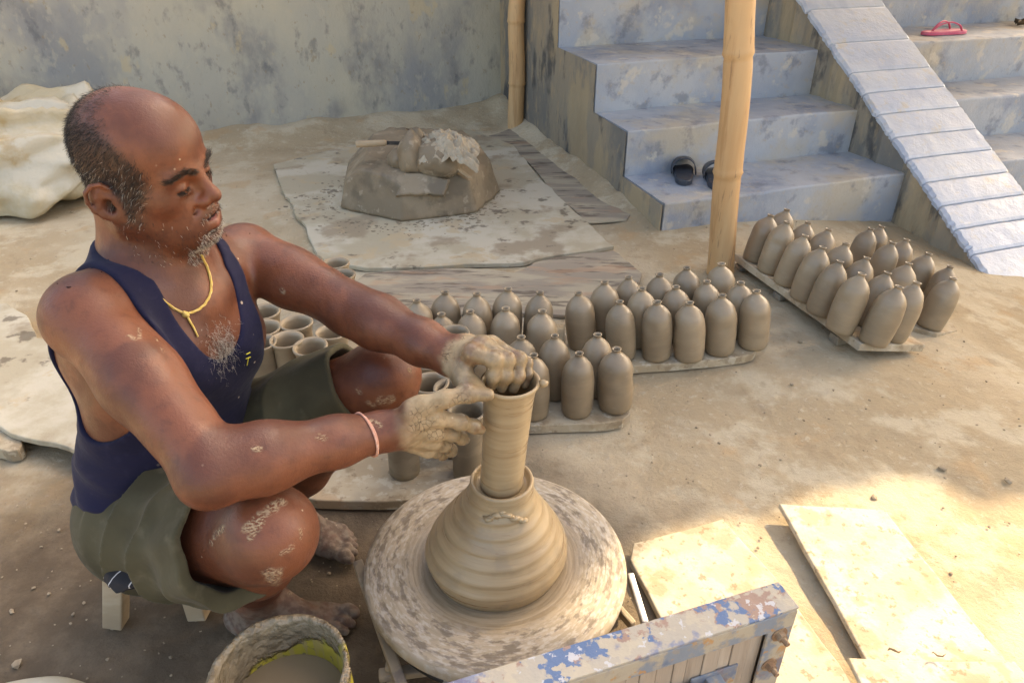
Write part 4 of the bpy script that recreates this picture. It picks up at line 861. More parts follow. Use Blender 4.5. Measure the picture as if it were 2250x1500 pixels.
# --- skeleton (metres, measured against the wheel, stool and ground)
S0 = np.array([-.625, .985, .265]); S2 = np.array([-.520, 1.010, .700])
tu = nrm(S2-S0); tf = np.array([.90, -.43, 0]); tf = nrm(tf-tu*np.dot(tf, tu)); tl = np.cross(tu, tf); TR = np.stack([tf, tl, tu], 1)
def W(f, l, u): return S0+tf*f+tl*l+tu*u
shR = np.array([-.588, .885, .690]); shL = np.array([-.470, 1.180, .648])
elR = Q(468, 1030, .722); wrR = Q(836, 948, .832)
elL = Q(772, 680, 1.055); wrL = Q(995, 783, .935)
hipR = np.array([-.612, .905, .282]); hipL = np.array([-.585, 1.06, .285]); knR = Q(588, 1172, .735); knL = Q(834, 835, 1.065)
anR = np.array([-.468, .900, .090]); anL = np.array([-.452, 1.115, .090])
HC = Q(316, 370, 1.0)                                  # head centre
HYAW, HPITCH, HROLL = R_(-11), R_(-2), R_(6)
fw = np.array([math.cos(HYAW)*math.cos(HPITCH), math.sin(HYAW)*math.cos(HPITCH), math.sin(HPITCH)]); lf_ = nrm(np.cross([0, 0, 1], fw)); up_ = np.cross(fw, lf_)
lf2 = lf_*math.cos(HROLL)+up_*math.sin(HROLL); up2 = np.cross(fw, lf2); HR = np.stack([fw, lf2, up2], 1); HS = .905
def Hd(x, y, z): return HC+HR @ (np.array([x, y, z])*HS)
def hel(c, r, k, sub=False, rot=None):
    Rm = HR if rot is None else HR @ np.array(rot); return el(Hd(*c), np.array(r)*HS, k*HS, Rm, sub)
def hrc(a, b, ra, rb, k, sub=False): return rc(Hd(*a), Hd(*b), ra*HS, rb*HS, k*HS, sub)

torso = [el(W(.010, 0, .03), (.098, .146, .105), .04, TR), el(W(.004, 0, .12), (.112, .146, .135), .05, TR), el(W(.006, 0, .28), (.105, .148, .16), .06, TR), el(W(-.008, 0, .365), (.088, .150, .085), .05, TR),
    el(W(.066, .062, .325), (.036, .062, .052), .045, TR), el(W(.066, -.062, .325), (.036, .062, .052), .045, TR), el(W(-.066, .075, .33), (.045, .06, .085), .05, TR), el(W(-.066, -.075, .33), (.045, .06, .085), .05, TR),
    rc(W(-.035, 0, .465), shR*.8+W(-.03, 0, .44)*.2, .046, .040, .05), rc(W(-.035, 0, .465), shL*.8+W(-.03, 0, .44)*.2, .046, .040, .05),
    rc(W(.050, .012, .415), shR+np.array([.01, -.005, .012]), .017, .028, .04), rc(W(.050, .012, .415), shL+np.array([.01, -.01, .012]), .017, .028, .04),
    rc(W(-.012, 0, .40), Hd(-.030, 0, -.055), .064, .060, .045), rc(W(.012, .0, .40), Hd(-.008, 0, -.075), .048, .044, .03)]
head = [hel((-.008, 0, .036), (.089, .076, .086), .03), hel((.040, 0, .040), (.052, .062, .060), .04), hel((.040, 0, -.030), (.044, .057, .062), .035)]
for s in (-1, 1):
    head += [hrc((.083, s*.013, .008), (.073, s*.046, .008), .0105, .009, .018), hel((.052, s*.046, -.026), (.022, .020, .020), .025),
        hrc((-.004, s*.056, -.050), (.058, s*.026, -.096), .017, .014, .030), hrc((-.008, s*.060, -.02), (-.004, s*.057, -.055), .017, .017, .03)]
head += [hel((.079, 0, -.100), (.016, .021, .016), .022), hel((.066, 0, -.066), (.027, .033, .030), .022), hrc((.045, 0, -.075), (.02, 0, -.085), .045, .04, .04)]
head += [hrc((.086, 0, .004), (.106, 0, -.026), .0085, .0095, .014), hel((.1085, 0, -.034), (.0125, .0115, .0105), .010)]
for s in (-1, 1):
    head += [hel((.097, s*.0135, -.040), (.0115, .0080, .0085), .007), hel((.1000, s*.0070, -.0485), (.0045, .0032, .0035), .003, True)]
    head += [hel((.096, s*.033, -.009), (.017, .0175, .0105), .014, True), hel((.0735, s*.0325, -.0095), (.0150, .0165, .0135), .005)]
    head += [hrc((.0875, s*.0225, -.0125), (.0815, s*.0445, -.0135), .0016, .0012, .0025, True), hrc((.0875, s*.022, -.0185), (.080, s*.045, -.0205), .0026, .0018, .005)]
    head += [hrc((.0885, s*.0235, -.048), (.078, s*.036, -.068), .0020, .0020, .010, True)]
# mouth: parted lips
head += [hrc((.0925, 0, -.0615), (.075, .0265, -.0735), .0062, .0028, .006), hrc((.0925, 0, -.0615), (.075, -.0265, -.0735), .0062, .0028, .006), hrc((.0950, 0, -.0825), (.075, .0250, -.0755), .0092, .0034, .006), hrc((.0950, 0, -.0825), (.075, -.0250, -.0755), .0092, .0034, .006),
    hel((.0985, 0, -.0710), (.015, .0190, .0034), .003, True), hrc((.0945, .004, -.054), (.092, .003, -.047), .002, .002, .004, True), hel((.094, 0, -.0945), (.008, .018, .004), .008, True)]
# ears
for s in (-1, 1):
    rot = np.array(Matrix.Rotation(s*R_(-26), 3, 'Z') @ Matrix.Rotation(R_(-8), 3, 'Y'))
    eC = np.array([-.014, s*.0800, -.020])
    def EP(x, y, z): return tuple(eC+rot @ np.array([x, s*y, z]))
    head += [hel(EP(-.004, .000, .004), (.0185, .0062, .027), .006, False, rot), hrc(EP(.010, -.004, .004), EP(.006, -.004, -.020), .010, .009, .012), hel(EP(.001, .001, -.026), (.0095, .0050, .0095), .008, False, rot)]
    rim = [(.012, .004, .020), (.004, .007, .0305), (-.008, .008, .0315), (-.0185, .009, .024), (-.0225, .009, .010), (-.0205, .008, -.006), (-.013, .006, -.019), (-.004, .003, -.027)]
    head += [hrc(EP(*rim[i]), EP(*rim[i+1]), .0036, .0036, .003) for i in range(len(rim)-1)]
    anti = [(-.004, .005, .020), (-.0105, .006, .012), (-.0125, .006, .0), (-.009, .005, -.012), (.0, .004, -.018)]
    head += [hrc(EP(*anti[i]), EP(*anti[i+1]), .0028, .0028, .004) for i in range(len(anti)-1)]
    head += [hel(EP(.002, .006, -.005), (.0085, .009, .0115), .004, True, rot), hel(EP(-.016, .0105, .010), (.0028, .004, .013), .002, True, rot), hel(EP(.0105, .003, -.003), (.0045, .0045, .006), .004, False, rot)]
torso_head = torso+head

def lerp(a, b, t): return np.asarray(a)*(1-t)+np.asarray(b)*t
def arm_ops(sh, eb, wr, bulge_dir, T=1.0):
    up = nrm(eb-sh); fo = nrm(wr-eb); out = nrm(np.cross(up, fo)); bd = np.asarray(bulge_dir, float)
    return [el(sh+np.array([0, 0, -.004]), .060*(T+1)/2, .02), rc(sh, lerp(sh, eb, .45), .057*T, .052*T, .02), rc(lerp(sh, eb, .45), eb, .052*T, .044*T, .03), rc(lerp(sh, eb, .25)+bd*.010, lerp(sh, eb, .75)+bd*.012, .037*T, .033*T, .03),
        rc(eb, lerp(eb, wr, .28), .044*T, .0460*T, .03), rc(lerp(eb, wr, .28), lerp(eb, wr, .72), .0460*T, .034, .03), rc(lerp(eb, wr, .72), wr, .034, .0285, .02), el(eb-nrm(nrm(sh-eb)+nrm(wr-eb))*.020, .024, .03)]
armR = arm_ops(shR, elR, wrR, nrm([.5, -.3, .6]), .95); armL = arm_ops(shL, elL, wrL, nrm([.3, .2, .9]), .88)
def chain(pts, radii, k=.004): return [rc(pts[i], pts[i+1], radii[i]*.96, radii[i+1]*.96, k) for i in range(len(pts)-1)]+[el(pts[i], radii[i]*1.07, .006) for i in range(1, len(pts)-1)]
# right hand: palm turned to the pot, thumb on top, fingers along its near side
mR = dict(i=Q(955, 915, .838), m=Q(955, 943, .848), r=Q(950, 968, .858), p=Q(940, 988, .868))
palmR = [rc(wrR, lerp(wrR, mR['m'], .35), .027, .026, .015)]
for kk_, r0_, r1_ in (('i', .019, .0135), ('m', .019, .0135), ('r', .018, .013), ('p', .016, .0115)): palmR.append(rc(lerp(wrR, mR[kk_], .25), mR[kk_], r0_, r1_, .012))
palmR += [rc(lerp(wrR, mR['i'], .2), Q(925, 893, .842), .019, .016, .014), el(lerp(mR['i'], mR['r'], .5), (.014, .014, .020), .012)]
fR = [chain([Q(905, 900, .835), Q(978, 876, .842), Q(1030, 866, .849), Q(1074, 868, .852)], [.0165, .0125, .0115, .0088]),
    chain([mR['i'], Q(1012, 927, .850), Q(1042, 936, .858), Q(1056, 943, .862)], [.0125, .0112, .0098, .0086]),
    chain([mR['m'], Q(993, 953, .864), Q(1014, 962, .886), Q(1022, 966, .900)], [.0122, .0108, .0096, .0084]),
    chain([mR['r'], Q(975, 976, .878), Q(990, 988, .897), Q(994, 994, .908)], [.0118, .0104, .0094, .0082]),
    chain([mR['p'], Q(958, 992, .888), Q(972, 998, .902), Q(976, 1001, .912)], [.0105, .0092, .0084, .0074])]
# left hand: knuckles up, fingers hooked down inside the mouth of the pot, thumb outside
mL = dict(i=Q(1038, 776, .898), m=Q(1060, 757, .918), r=Q(1080, 757, .935), p=Q(1094, 765, .952))
palmL = [rc(wrL, lerp(wrL, mL['m'], .4), .030, .028, .015)]
for kk_, r0_, r1_ in (('i', .020, .0145), ('m', .019, .0135), ('r', .018, .013), ('p', .016, .012)): palmL.append(rc(lerp(wrL, mL[kk_], .2), mL[kk_], r0_, r1_, .012))
palmL += [rc(lerp(wrL, mL['i'], .15), Q(1012, 815, .895), .020, .017, .014), el(lerp(mL['i'], mL['p'], .5), (.016, .020, .012), .012)]
fL = [chain([Q(1005, 805, .905), Q(1018, 832, .883), Q(1036, 842, .876), Q(1050, 848, .873)], [.0175, .0145, .0125, .0095]),
    chain([mL['i'], Q(1088, 791, .888), Q(1086, 822, .883), Q(1079, 846, .886)], [.0135, .0122, .0110, .0092]),
    chain([mL['m'], Q(1114, 790, .897), Q(1111, 826, .888), Q(1101, 852, .889)], [.0128, .0118, .0104, .0088]),
    chain([mL['r'], Q(1141, 789, .913), Q(1138, 826, .898), Q(1128, 854, .897)], [.0124, .0112, .0100, .0084]),
    chain([mL['p'], Q(1156, 797, .936), Q(1158, 822, .925), Q(1152, 846, .918)], [.0108, .0096, .0086, .0076])]
HANDR, HANDL = (palmR, fR), (palmL, fL)
def leg_ops(hip, kn, an, heel, toe, side):
    fd_ = nrm(np.array([toe[0]-heel[0], toe[1]-heel[1], 0])); sd_ = np.array([-fd_[1], fd_[0], 0]); tv = nrm(kn-hip); sv = nrm(an-kn); bk_ = -nrm(tv+sv*-.1+np.array([0, 0, 0])) 
    pat = nrm(nrm(kn-hip)+nrm(kn-an)); calf = lerp(kn, an, .34)-pat*.026
    ops = [rc(hip, lerp(hip, kn, .5), .090, .080, .02), rc(lerp(hip, kn, .5), kn, .080, .062, .03), el(kn+pat*.008, .057, .03), el(kn+pat*.036, (.034, .034, .034), .035), rc(kn, calf, .055, .054, .03), rc(calf, lerp(kn, an, .68)-pat*.008, .054, .040, .03), rc(lerp(kn, an, .68)-pat*.008, an, .040, .033, .03),
        el(heel+np.array([0, 0, .028])+fd_*.03, (.036, .032, .029), .03), rc(an, heel+fd_*.04+np.array([0, 0, .035]), .032, .030, .03), rc(an+fd_*.02, heel+fd_*.165+np.array([0, 0, .026]), .030, .022, .03),
        rc(heel+fd_*.06+np.array([0, 0, .022])+sd_*side*.012, heel+fd_*.175+np.array([0, 0, .019])+sd_*side*.026, .026, .016, .025), rc(heel+fd_*.06+np.array([0, 0, .024])-sd_*side*.010, heel+fd_*.185+np.array([0, 0, .020])-sd_*side*.026, .026, .018, .025)]
    toes = []
    for j, (o_, L_, r_0) in enumerate(((-.032, .243, .0135), (-.012, .240, .0095), (.004, .232, .009), (.018, .221, .0085), (.030, .207, .008))):
        b0_ = heel+fd_*.165+sd_*side*o_*.9+np.array([0, 0, .020]); m0_ = heel+fd_*(L_-.025)+sd_*side*o_*1.05+np.array([0, 0, .0195]); e0_ = heel+fd_*(L_-r_0)+sd_*side*o_*1.08+np.array([0, 0, r_0+.001]); toes.append(chain([b0_, m0_, e0_], [r_0*1.1, r_0, r_0*.95], .006))
    return (ops, toes)
heelR = np.array([-.535, .915, .0]); toeR = at(778, 1382, .012); toeR[2] = 0; toeR = heelR+nrm(toeR-heelR)*.243
toeL = at(796, 1205, .012); toeL[2] = 0; dL = nrm(np.array([.225, -.065, 0])); heelL = toeL-dL*.243
anR = heelR+nrm(toeR-heelR)*.062+np.array([0, 0, .088]); anL = heelL+dL*.062+np.array([0, 0, .088])
LEGR = leg_ops(hipR, knR, anR, heelR, toeR, -1); LEGL = leg_ops(hipL, knL, anL, heelL, toeL, 1)
def f_upper(P, c, r):
    th = ev_ops(torso_head, P, c, r)
    aR = smin(ev_ops(armR, P, c, r), ev_hand(HANDR, P, c, r), .014); aL = smin(ev_ops(armL, P, c, r), ev_hand(HANDL, P, c, r), .014)
    return smin(smin(th, aR, .024), aL, .024)
def f_legs(P, c, r):
    d = ev_ops(torso[:2], P, c, r)
    return smin(smin(d, ev_hand(LEGR, P, c, r), .02), ev_hand(LEGL, P, c, r), .02)
def f_body(P, c, r):
    return smin(f_upper(P, c, r), f_legs(P, c, r), .003)
BLO, BHI = np.array([-.86, .56, -.01]), np.array([.10, 1.34, 1.03])
bv, bf = mesher(f_body, BLO, BHI, .0027)
bv = smooth_mesh(bv, bf, 1, .35); bn = vnormals(bv, bf)
print('body', len(bv), len(bf))
def trace(pxs):
    D = np.array([ray(a, b) for a, b in pxs]); D /= np.linalg.norm(D, axis=1)[:, None]; tt = np.full(len(D), .35)
    for _ in range(90): tt += np.clip(f_body(CAMP+D*tt[:, None], None, None), -.01, .08)*.85
    return CAMP+D*tt[:, None]
def seg_d(V, a, b):
    ab = b-a; h = np.clip(((V-a) @ ab)/(ab @ ab+1e-9), 0, 1); return np.linalg.norm(V-a-h[:, None]*ab, axis=1)
# --- skin masks: clay on hands, dried smears, dusty feet, scalp, beard, lips
hl = ((bv-HC) @ HR)/HS; hm = np.linalg.norm(hl/np.array([.125, .095, .135]), axis=1)
dhR = ev_hand(HANDR, bv, None, None); dhL = ev_hand(HANDL, bv, None, None)
arm_t = lambda e, w: ((bv-e) @ (w-e))/((w-e) @ (w-e))
wob = .10*fbm(bv*38, 3, 3)
clay = np.maximum(sstep(.02, .004, dhR)*sstep(1.04, 1.20, arm_t(elR, wrR)+wob), sstep(.02, .004, dhL)*sstep(.99, 1.08, arm_t(elL, wrL)+wob))
wetm = np.maximum(sstep(.02, .006, dhR)*sstep(1.34, 1.55, arm_t(elR, wrR)+.5*wob), sstep(.02, .004, dhL)*sstep(1.06, 1.20, arm_t(elL, wrL)))
smear_px = [((545, 1160), (617, 1102), .008), ((548, 1182), (575, 1150), .004), ((600, 1262), (650, 1272), .014), ((470, 1178), (490, 1160), .006), ((462, 1190), (466, 1194), .004), ((560, 985), (570, 988), .004), ((283, 738), (297, 744), .003), ((305, 722), (308, 742), .0025), ((345, 745), (347, 748), .002), ((355, 765), (360, 772), .002),
    ((619, 638), (621, 642), .005), ((786, 858), (790, 862), .004), ((898, 812), (902, 816), .003), ((620, 1215), (640, 1205), .004), ((835, 880), (860, 878), .008), ((810, 885), (820, 890), .005), ((700, 960), (712, 962), .004), ((815, 925), (835, 935), .004), ((560, 1310), (640, 1300), .004), ((660, 1165), (662, 1180), .003), ((480, 1300), (484, 1302), .003)]
tp = trace([s[0] for s in smear_px]+[s[1] for s in smear_px]); nS = len(smear_px); smear = np.zeros(len(bv))
fb = fbm(bv*110, 3, 7)
for i, s in enumerate(smear_px):
    smear = np.maximum(smear, sstep(s[2]*1.25, s[2]*.55, seg_d(bv, tp[i], tp[nS+i])+.6*s[2]*fb))
dust = np.maximum(sstep(.16, .03, bv[:, 2]+.03*fbm(bv*25, 2, 5)), 0)*(bv[:, 0] < 0)
x_, y_, z_ = hl[:, 0], np.abs(hl[:, 1]), hl[:, 2]; inh = (hm < 1.25)
hairline = x_-(-.005+.055*sstep(.10, .02, z_)-.03*sstep(.00, -.04, z_))+.006*fbm(bv*60, 2, 2)
dense = sstep(.018, -.012, hairline)*sstep(-.050, -.030, z_+.35*np.maximum(0, x_+.03))*inh
topthin = 1-.72*sstep(.070, .105, z_)*sstep(-.085, -.03, x_)
ear = sstep(.076, .082, y_)*(z_ < .035)*(z_ > -.05)*(x_ < .012)*(x_ > -.05)
burn = sstep(.016, .008, np.abs(x_-.020+.25*z_))*sstep(-.045, -.02, z_)*(z_ < .03)*(y_ > .055)*inh*.8
scalp = np.clip(np.maximum(dense*topthin, burn)*(1-ear), 0, 1)
must = sstep(.036, .028, y_)*sstep(.0, .004, z_+.0685-.15*y_-0)*sstep(-.050, -.053, z_-0*y_)*(x_ > .06)*inh
must = sstep(.034, .026, y_)*sstep(-.0665, -.0625, z_+.25*y_)*sstep(-.0475, -.0525, z_+.30*y_)*(x_ > .055)*inh
chinb = sstep(.040, .026, y_)*sstep(-.084, -.090, z_)*(x_ > .045)*inh
jawb = sstep(-.045, -.085, z_+.25*x_-.01)*(y_ > .02)*inh*(x_ > -.01)*.55*(hl[:, 2] > -.135)
beard = np.clip(np.maximum(np.maximum(must, chinb), jawb), 0, 1)
lipu = seg_d(np.c_[x_, y_, z_], np.array([.0935, 0, -.0620]), np.array([.076, .0255, -.0735])); lipl = seg_d(np.c_[x_, y_, z_], np.array([.0960, 0, -.0820]), np.array([.076, .0245, -.0755]))
lip = np.maximum(sstep(.0085, .0060, lipu)*.5, sstep(.0110, .0080, lipl))*inh*(x_ > .06); must *= 1-sstep(.3, .6, lip); beard *= 1-sstep(.2, .5, lip)
mouth = sstep(.8, 1.1, 1/np.maximum(np.linalg.norm((np.c_[x_, y_, z_]-np.array([.0915, 0, -.0710]))/np.array([.013, .0200, .0046]), axis=1), .01))*inh*(x_ < .095)
yz = np.c_[0*x_, y_, z_]; pt = lambda y, z: np.array([0, y, z])
browd = np.minimum(seg_d(yz, pt(.010, .0085), pt(.030, .0160)), seg_d(yz, pt(.030, .0160), pt(.055, .0085))*1.35)
brow = sstep(.0062, .0022, browd)*inh*(x_ > .04)
lash = sstep(.0026, .0012, np.minimum(seg_d(yz, pt(.0215, -.0130), pt(.034, -.0118)), seg_d(yz, pt(.034, -.0118), pt(.0455, -.0140))))*inh*(x_ > .05)
under = sstep(.013, .006, seg_d(np.c_[x_, y_, z_], np.array([.084, .022, -.0235]), np.array([.074, .040, -.0285])))*inh*.6
darkm = np.clip(scalp*.80+beard*.28+brow*.40+lash*.95+mouth*.9+under*.45, 0, 1)

t = NT('skin'); O = t.coord('P')
c = t.mix(t.map(t.noise(O, 9, 4), .42, .58), (.100, .032, .0165), (.165, .055, .026)); c = t.mix(t.map(t.noise(O, 60, 5, .6), .5, .72, 0, .45), c, (.070, .023, .013))
c = t.mix(t.map(t.noise(O, 300, 3), .60, .72, 0, .35), c, (.09, .032, .018))
c = t.mix(t.math('MULTIPLY', t.attr('lip'), .75), c, (.36, .15, .15)); c = t.mix(t.math('MULTIPLY', t.attr('darkm'), .92), c, (.020, .012, .009))
du = t.math('MULTIPLY', t.attr('dust'), t.map(t.noise(O, 40, 6), .25, .6, .45, .95)); c = t.mix(du, c, t.mix(t.map(t.noise(O, 70, 4), .4, .6), (.115, .085, .065), (.20, .16, .125)))
vo = t.voro(t.mapping(O, (1, 1.2, .8)), 130, 'DISTANCE_TO_EDGE'); crack = t.math('MULTIPLY', t.map(vo, .0, .045, 1, 0), t.math('SUBTRACT', 1.0, t.attr('wetm')))
crack = t.math('MULTIPLY', crack, t.map(t.noise(O, 30, 4), .48, .60))
dry = t.mix(t.map(t.noise(O, 55, 5), .35, .65), (.29, .205, .115), (.40, .295, .175)); dry = t.mix(t.math('MULTIPLY', crack, .8), dry, (.10, .055, .035))
wet = t.mix(t.map(t.noise(O, 45, 5), .4, .62), (.20, .14, .078), (.29, .21, .12)); wet = t.mix(t.map(t.noise(O, 26, 5), .52, .64, 0, .65), wet, (.15, .075, .042))
mud = t.mix(t.attr('wetm'), dry, wet); cl = t.math('MULTIPLY', t.attr('clay'), t.map(t.noise(O, 70, 5), .18, .34, .35, 1)); c = t.mix(cl, c, mud)
sm_ = t.math('MULTIPLY', t.attr('smear'), t.map(t.noise(t.mapping(O, (1, 1, 3)), 220, 5), .42, .58, 0, 1)); c = t.mix(t.math('MULTIPLY', sm_, .8), c, (.42, .315, .20))
sv = t.voro(O, 42); speck = t.math('MULTIPLY', t.map(sv, .045, .075, 1, 0), t.map(t.noise(O, 5.5, 2), .52, .62)); c = t.mix(t.math('MULTIPLY', speck, .8), c, (.50, .40, .28))
t.set(t.b.inputs['Base Color'], c)
rg = t.map(t.noise(O, 25, 4), .35, .65, .36, .54); rg2 = t.node('ShaderNodeMix', data_type='FLOAT'); t.l.new(t.math('MAXIMUM', t.math('MAXIMUM', cl, sm_), du), rg2.inputs[0]); t.l.new(rg, rg2.inputs[2]); t.l.new(t.map(t.attr('wetm'), 0, 1, .85, .22), rg2.inputs[3]); t.l.new(rg2.outputs[0], t.b.inputs['Roughness'])
t.b.inputs['Specular IOR Level'].default_value = .42; t.b.inputs['Subsurface Weight'].default_value = .12; t.b.inputs['Subsurface Radius'].default_value = (1, .35, .2); t.b.inputs['Subsurface Scale'].default_value = .006
hgt = t.math('ADD', t.math('MULTIPLY', t.noise(O, 260, 4, .6), .35), t.math('MULTIPLY', cl, t.math('ADD', t.math('MULTIPLY', crack, -1.6), t.math('MULTIPLY', t.noise(O, 70, 4), .7)))); hgt = t.math('ADD', hgt, t.math('MULTIPLY', sm_, .6))
t.l.new(t.bump(hgt, .75, .0022, t.bump(t.voro(t.mapping(O, (1, 1, 1.3)), 420, 'DISTANCE_TO_EDGE'), .16, .0012, t.bump(t.noise(O, 26, 4), .16, .006))), t.b.inputs['Normal']); M['skin'] = t.m
BASE = (S0[0], S0[1], 0)
person = big_mesh('person', bv, bf, M['skin'], None, dict(clay=clay, wetm=wetm, smear=smear, dust=dust, lip=lip, darkm=darkm), BASE)
tag(person, 'potter in navy vest and olive shorts seated at the wheel, shaping a pot', 'person')

# --- navy vest
def tl_(P): return (P-S0) @ TR
t = NT('navy_cotton'); O = t.coord('P'); c = t.mix(t.map(t.noise(O, 7, 4), .35, .65), (.0055, .006, .024), (.010, .010, .033)); c = t.mix(t.map(t.noise(O, 60, 4), .55, .7, 0, .4), c, (.020, .019, .045))
sv = t.voro(O, 24); spk = t.math('MULTIPLY', t.map(sv, .05, .075, 1, 0), t.map(t.noise(O, 6, 2), .50, .6)); c = t.mix(t.math('MULTIPLY', spk, .75), c, (.50, .40, .30))
t.set(t.b.inputs['Base Color'], c); t.b.inputs['Roughness'].default_value = .85; t.b.inputs['Sheen Weight'].default_value = .06; t.b.inputs['Sheen Roughness'].default_value = .5; t.b.inputs['Specular IOR Level'].default_value = .2
t.l.new(t.bump(t.noise(t.mapping(O, (1, 1, 2.5)), 16, 3), .25, .012, t.bump(t.noise(O, 900, 2), .12, .001)), t.b.inputs['Normal']); M['vest'] = t.m
def f_vest(P, c, r):
    th = ev_ops(torso, P, c, r); up_d = smin(smin(th, ev_ops(armR, P, c, r), .024), ev_ops(armL, P, c, r), .024); q = tl_(P); f, l, u = q[:, 0], q[:, 1], q[:, 2]
    # folds: pulled across the waist and up towards the armhole
    fold = (.0060*(.6-np.abs(np.sin(.5*(85*(u+.30*l-.35*f)+2.6*np.sin(11*l+5*f)))))+.0028*np.sin(120*(u-.2*l)+3*np.sin(8*f)))*sstep(.24, .06, u)*sstep(-.10, -.02, u) + .0016*np.sin(60*(u*.5+l)+2*np.sin(20*u))*sstep(.1, .25, u)
    d = np.minimum(up_d, th+.010)-.0045-fold-.004*sstep(.20, .05, u)
    d = smax(d, th-.034, .004)
    bl = np.array([.90, 0, -.43]); 
    # front scoop, back scoop, armholes, hem
    fs = np.sqrt((l/.066)**2+((u-.475)/.132)**2)-1; neck_f = np.where(f > -.01, fs*.06, .2+0*f); nb_ = np.sqrt((l/.062)**2+((u-.50)/.075)**2)-1; neck = np.where(f > .0, fs*.062, nb_*.062)
    d = smax(d, -neck, .003)
    for s, sh in ((-1, shR), (1, shL)):
        cx = tl_(sh[None])[0]; lo_ = np.abs(l); ah = np.sqrt((np.maximum(lo_-.045, -.5)/.068)**2*0+((f-(.03 if s > 0 else .004))/(.105 if s > 0 else .080))**2+((u-(cx[2]-.080))/.130)**2)-1
        side = s*l-(.096 if s > 0 else .106)-.020*sstep(.10, -.05, u-cx[2]+.16)*0
        hole = np.maximum(ah*.078, -(side)); d = smax(d, -np.where(s*l > 0, hole, .2), .003)
        d = smax(d, -np.where(s*l > 0, np.maximum(-(s*l-(.100 if s > 0 else .114)), -(u-(cx[2]-.03))), .2), .003)
    d = smax(d, -ev_ops([rc(W(-.005, 0, .47), HC, .080, .085)], P, None, None), .004)
    d = smax(d, u-.482, .004)
    d = smax(d, -(u+.050+.012*np.sin(7*l)), .003)
    return d
vv, vf = mesher(f_vest, np.array([-.86, .70, .17]), np.array([-.30, 1.34, .80]), .0029); vv = smooth_mesh(vv, vf, 1, .4); big_mesh('vest', vv, vf, M['vest'], person)
# --- olive shorts
t = NT('olive_cotton'); O = t.coord('P'); c = t.mix(t.map(t.noise(O, 8, 5), .35, .65), (.048, .042, .023), (.074, .066, .038)); c = t.mix(t.map(t.noise(O, 26, 6), .55, .72, 0, .55), c, (.12, .105, .068)); c = t.mix(t.map(t.noise(O, 12, 5), .66, .74, 0, .6), c, (.26, .215, .15))
t.set(t.b.inputs['Base Color'], c); t.b.inputs['Roughness'].default_value = .85; t.b.inputs['Sheen Weight'].default_value = .05; t.b.inputs['Specular IOR Level'].default_value = .2
t.l.new(t.bump(t.noise(O, 14, 3), .3, .015, t.bump(t.noise(O, 800, 2), .12, .001)), t.b.inputs['Normal']); M['shorts'] = t.m
def f_shorts(P, c, r):
    q = tl_(P); u = q[:, 2]
    base = el(W(.012, 0, .015), (.108, .158, .100), .03, TR)
    cR0, cR1 = hipR+np.array([0, 0, -.002]), lerp(hipR, knR, .86)+np.array([0, 0, -.014]); cL0, cL1 = hipL, lerp(hipL, knL, .95)+np.array([0, 0, -.006])
    tR = ((P-hipR) @ (knR-hipR))/((knR-hipR) @ (knR-hipR)); tL = ((P-hipL) @ (knL-hipL))/((knL-hipL) @ (knL-hipL))
    body = smax(ev_ops([base], P, None, None), u-.060, .003)
    lR = ev_ops([rc(cR0, cR1, .113, .104, .02)], P, None, None); lL = ev_ops([rc(cL0, cL1, .106, .094, .02)], P, None, None)
    # angular folds running round each leg, from the crotch
    ax = nrm(knR-hipR); w1 = nrm(np.cross(ax, [0, 0, 1])); w2 = np.cross(ax, w1); rel = P-hipR; aR = np.arctan2(rel @ w2, rel @ w1)
    ph_ = 62*tR*.42+3.0*np.sin(aR*1.0+.6)+1.2*np.sin(2*aR); fR_ = .0095*(1-2*np.abs(np.sin(ph_*.5))**.8)*sstep(.0, .12, tR)*sstep(.70, .45, tR)+.003*np.sin(9*aR+8*tR)*sstep(.25, .5, tR)
    ax = nrm(knL-hipL); w1 = nrm(np.cross(ax, [0, 0, 1])); w2 = np.cross(ax, w1); rel = P-hipL; aL = np.arctan2(rel @ w2, rel @ w1)
    fL_ = .007*(1-2*np.abs(np.sin((44*tL*.42+2.4*np.sin(aL+2))*.5))**.8)*sstep(.05, .2, tL)*sstep(.80, .5, tL)+.0025*np.sin(7*aL+6*tL)
    lR = lR-fR_; lL = lL-fL_
    lR = smax(lR, (tR-.77-.035*np.sin(aR+2.4))*.42, .004); lL = smax(lL, (tL-.90-.02*np.sin(aL))*.42, .004)
    inR = ev_ops([rc(lerp(hipR, knR, .70), lerp(hipR, knR, 1.2), .085, .090, .02)], P, None, None); inL = ev_ops([rc(lerp(hipL, knL, .80), lerp(hipL, knL, 1.3), .078, .080, .02)], P, None, None)
    lR = smax(lR, -(inR-fR_*.8), .003); lL = smax(lL, -(inL-fL_*.8), .003)
    d = smin(smin(body-.003*np.sin(40*u+9*q[:, 1]), lR, .045), lL, .045)
    seat = np.where((P[:, 0]+.638)**2+(P[:, 1]-1.005)**2 < .158**2, .2015-P[:, 2], -1.0); d = smax(d, seat, .004)
    return d
sv_, sf_ = mesher(f_shorts, np.array([-.86, .60, .10]), np.array([-.15, 1.30, .62]), .0030); sv_ = smooth_mesh(sv_, sf_, 1, .4); big_mesh('shorts', sv_, sf_, M['shorts'], person)
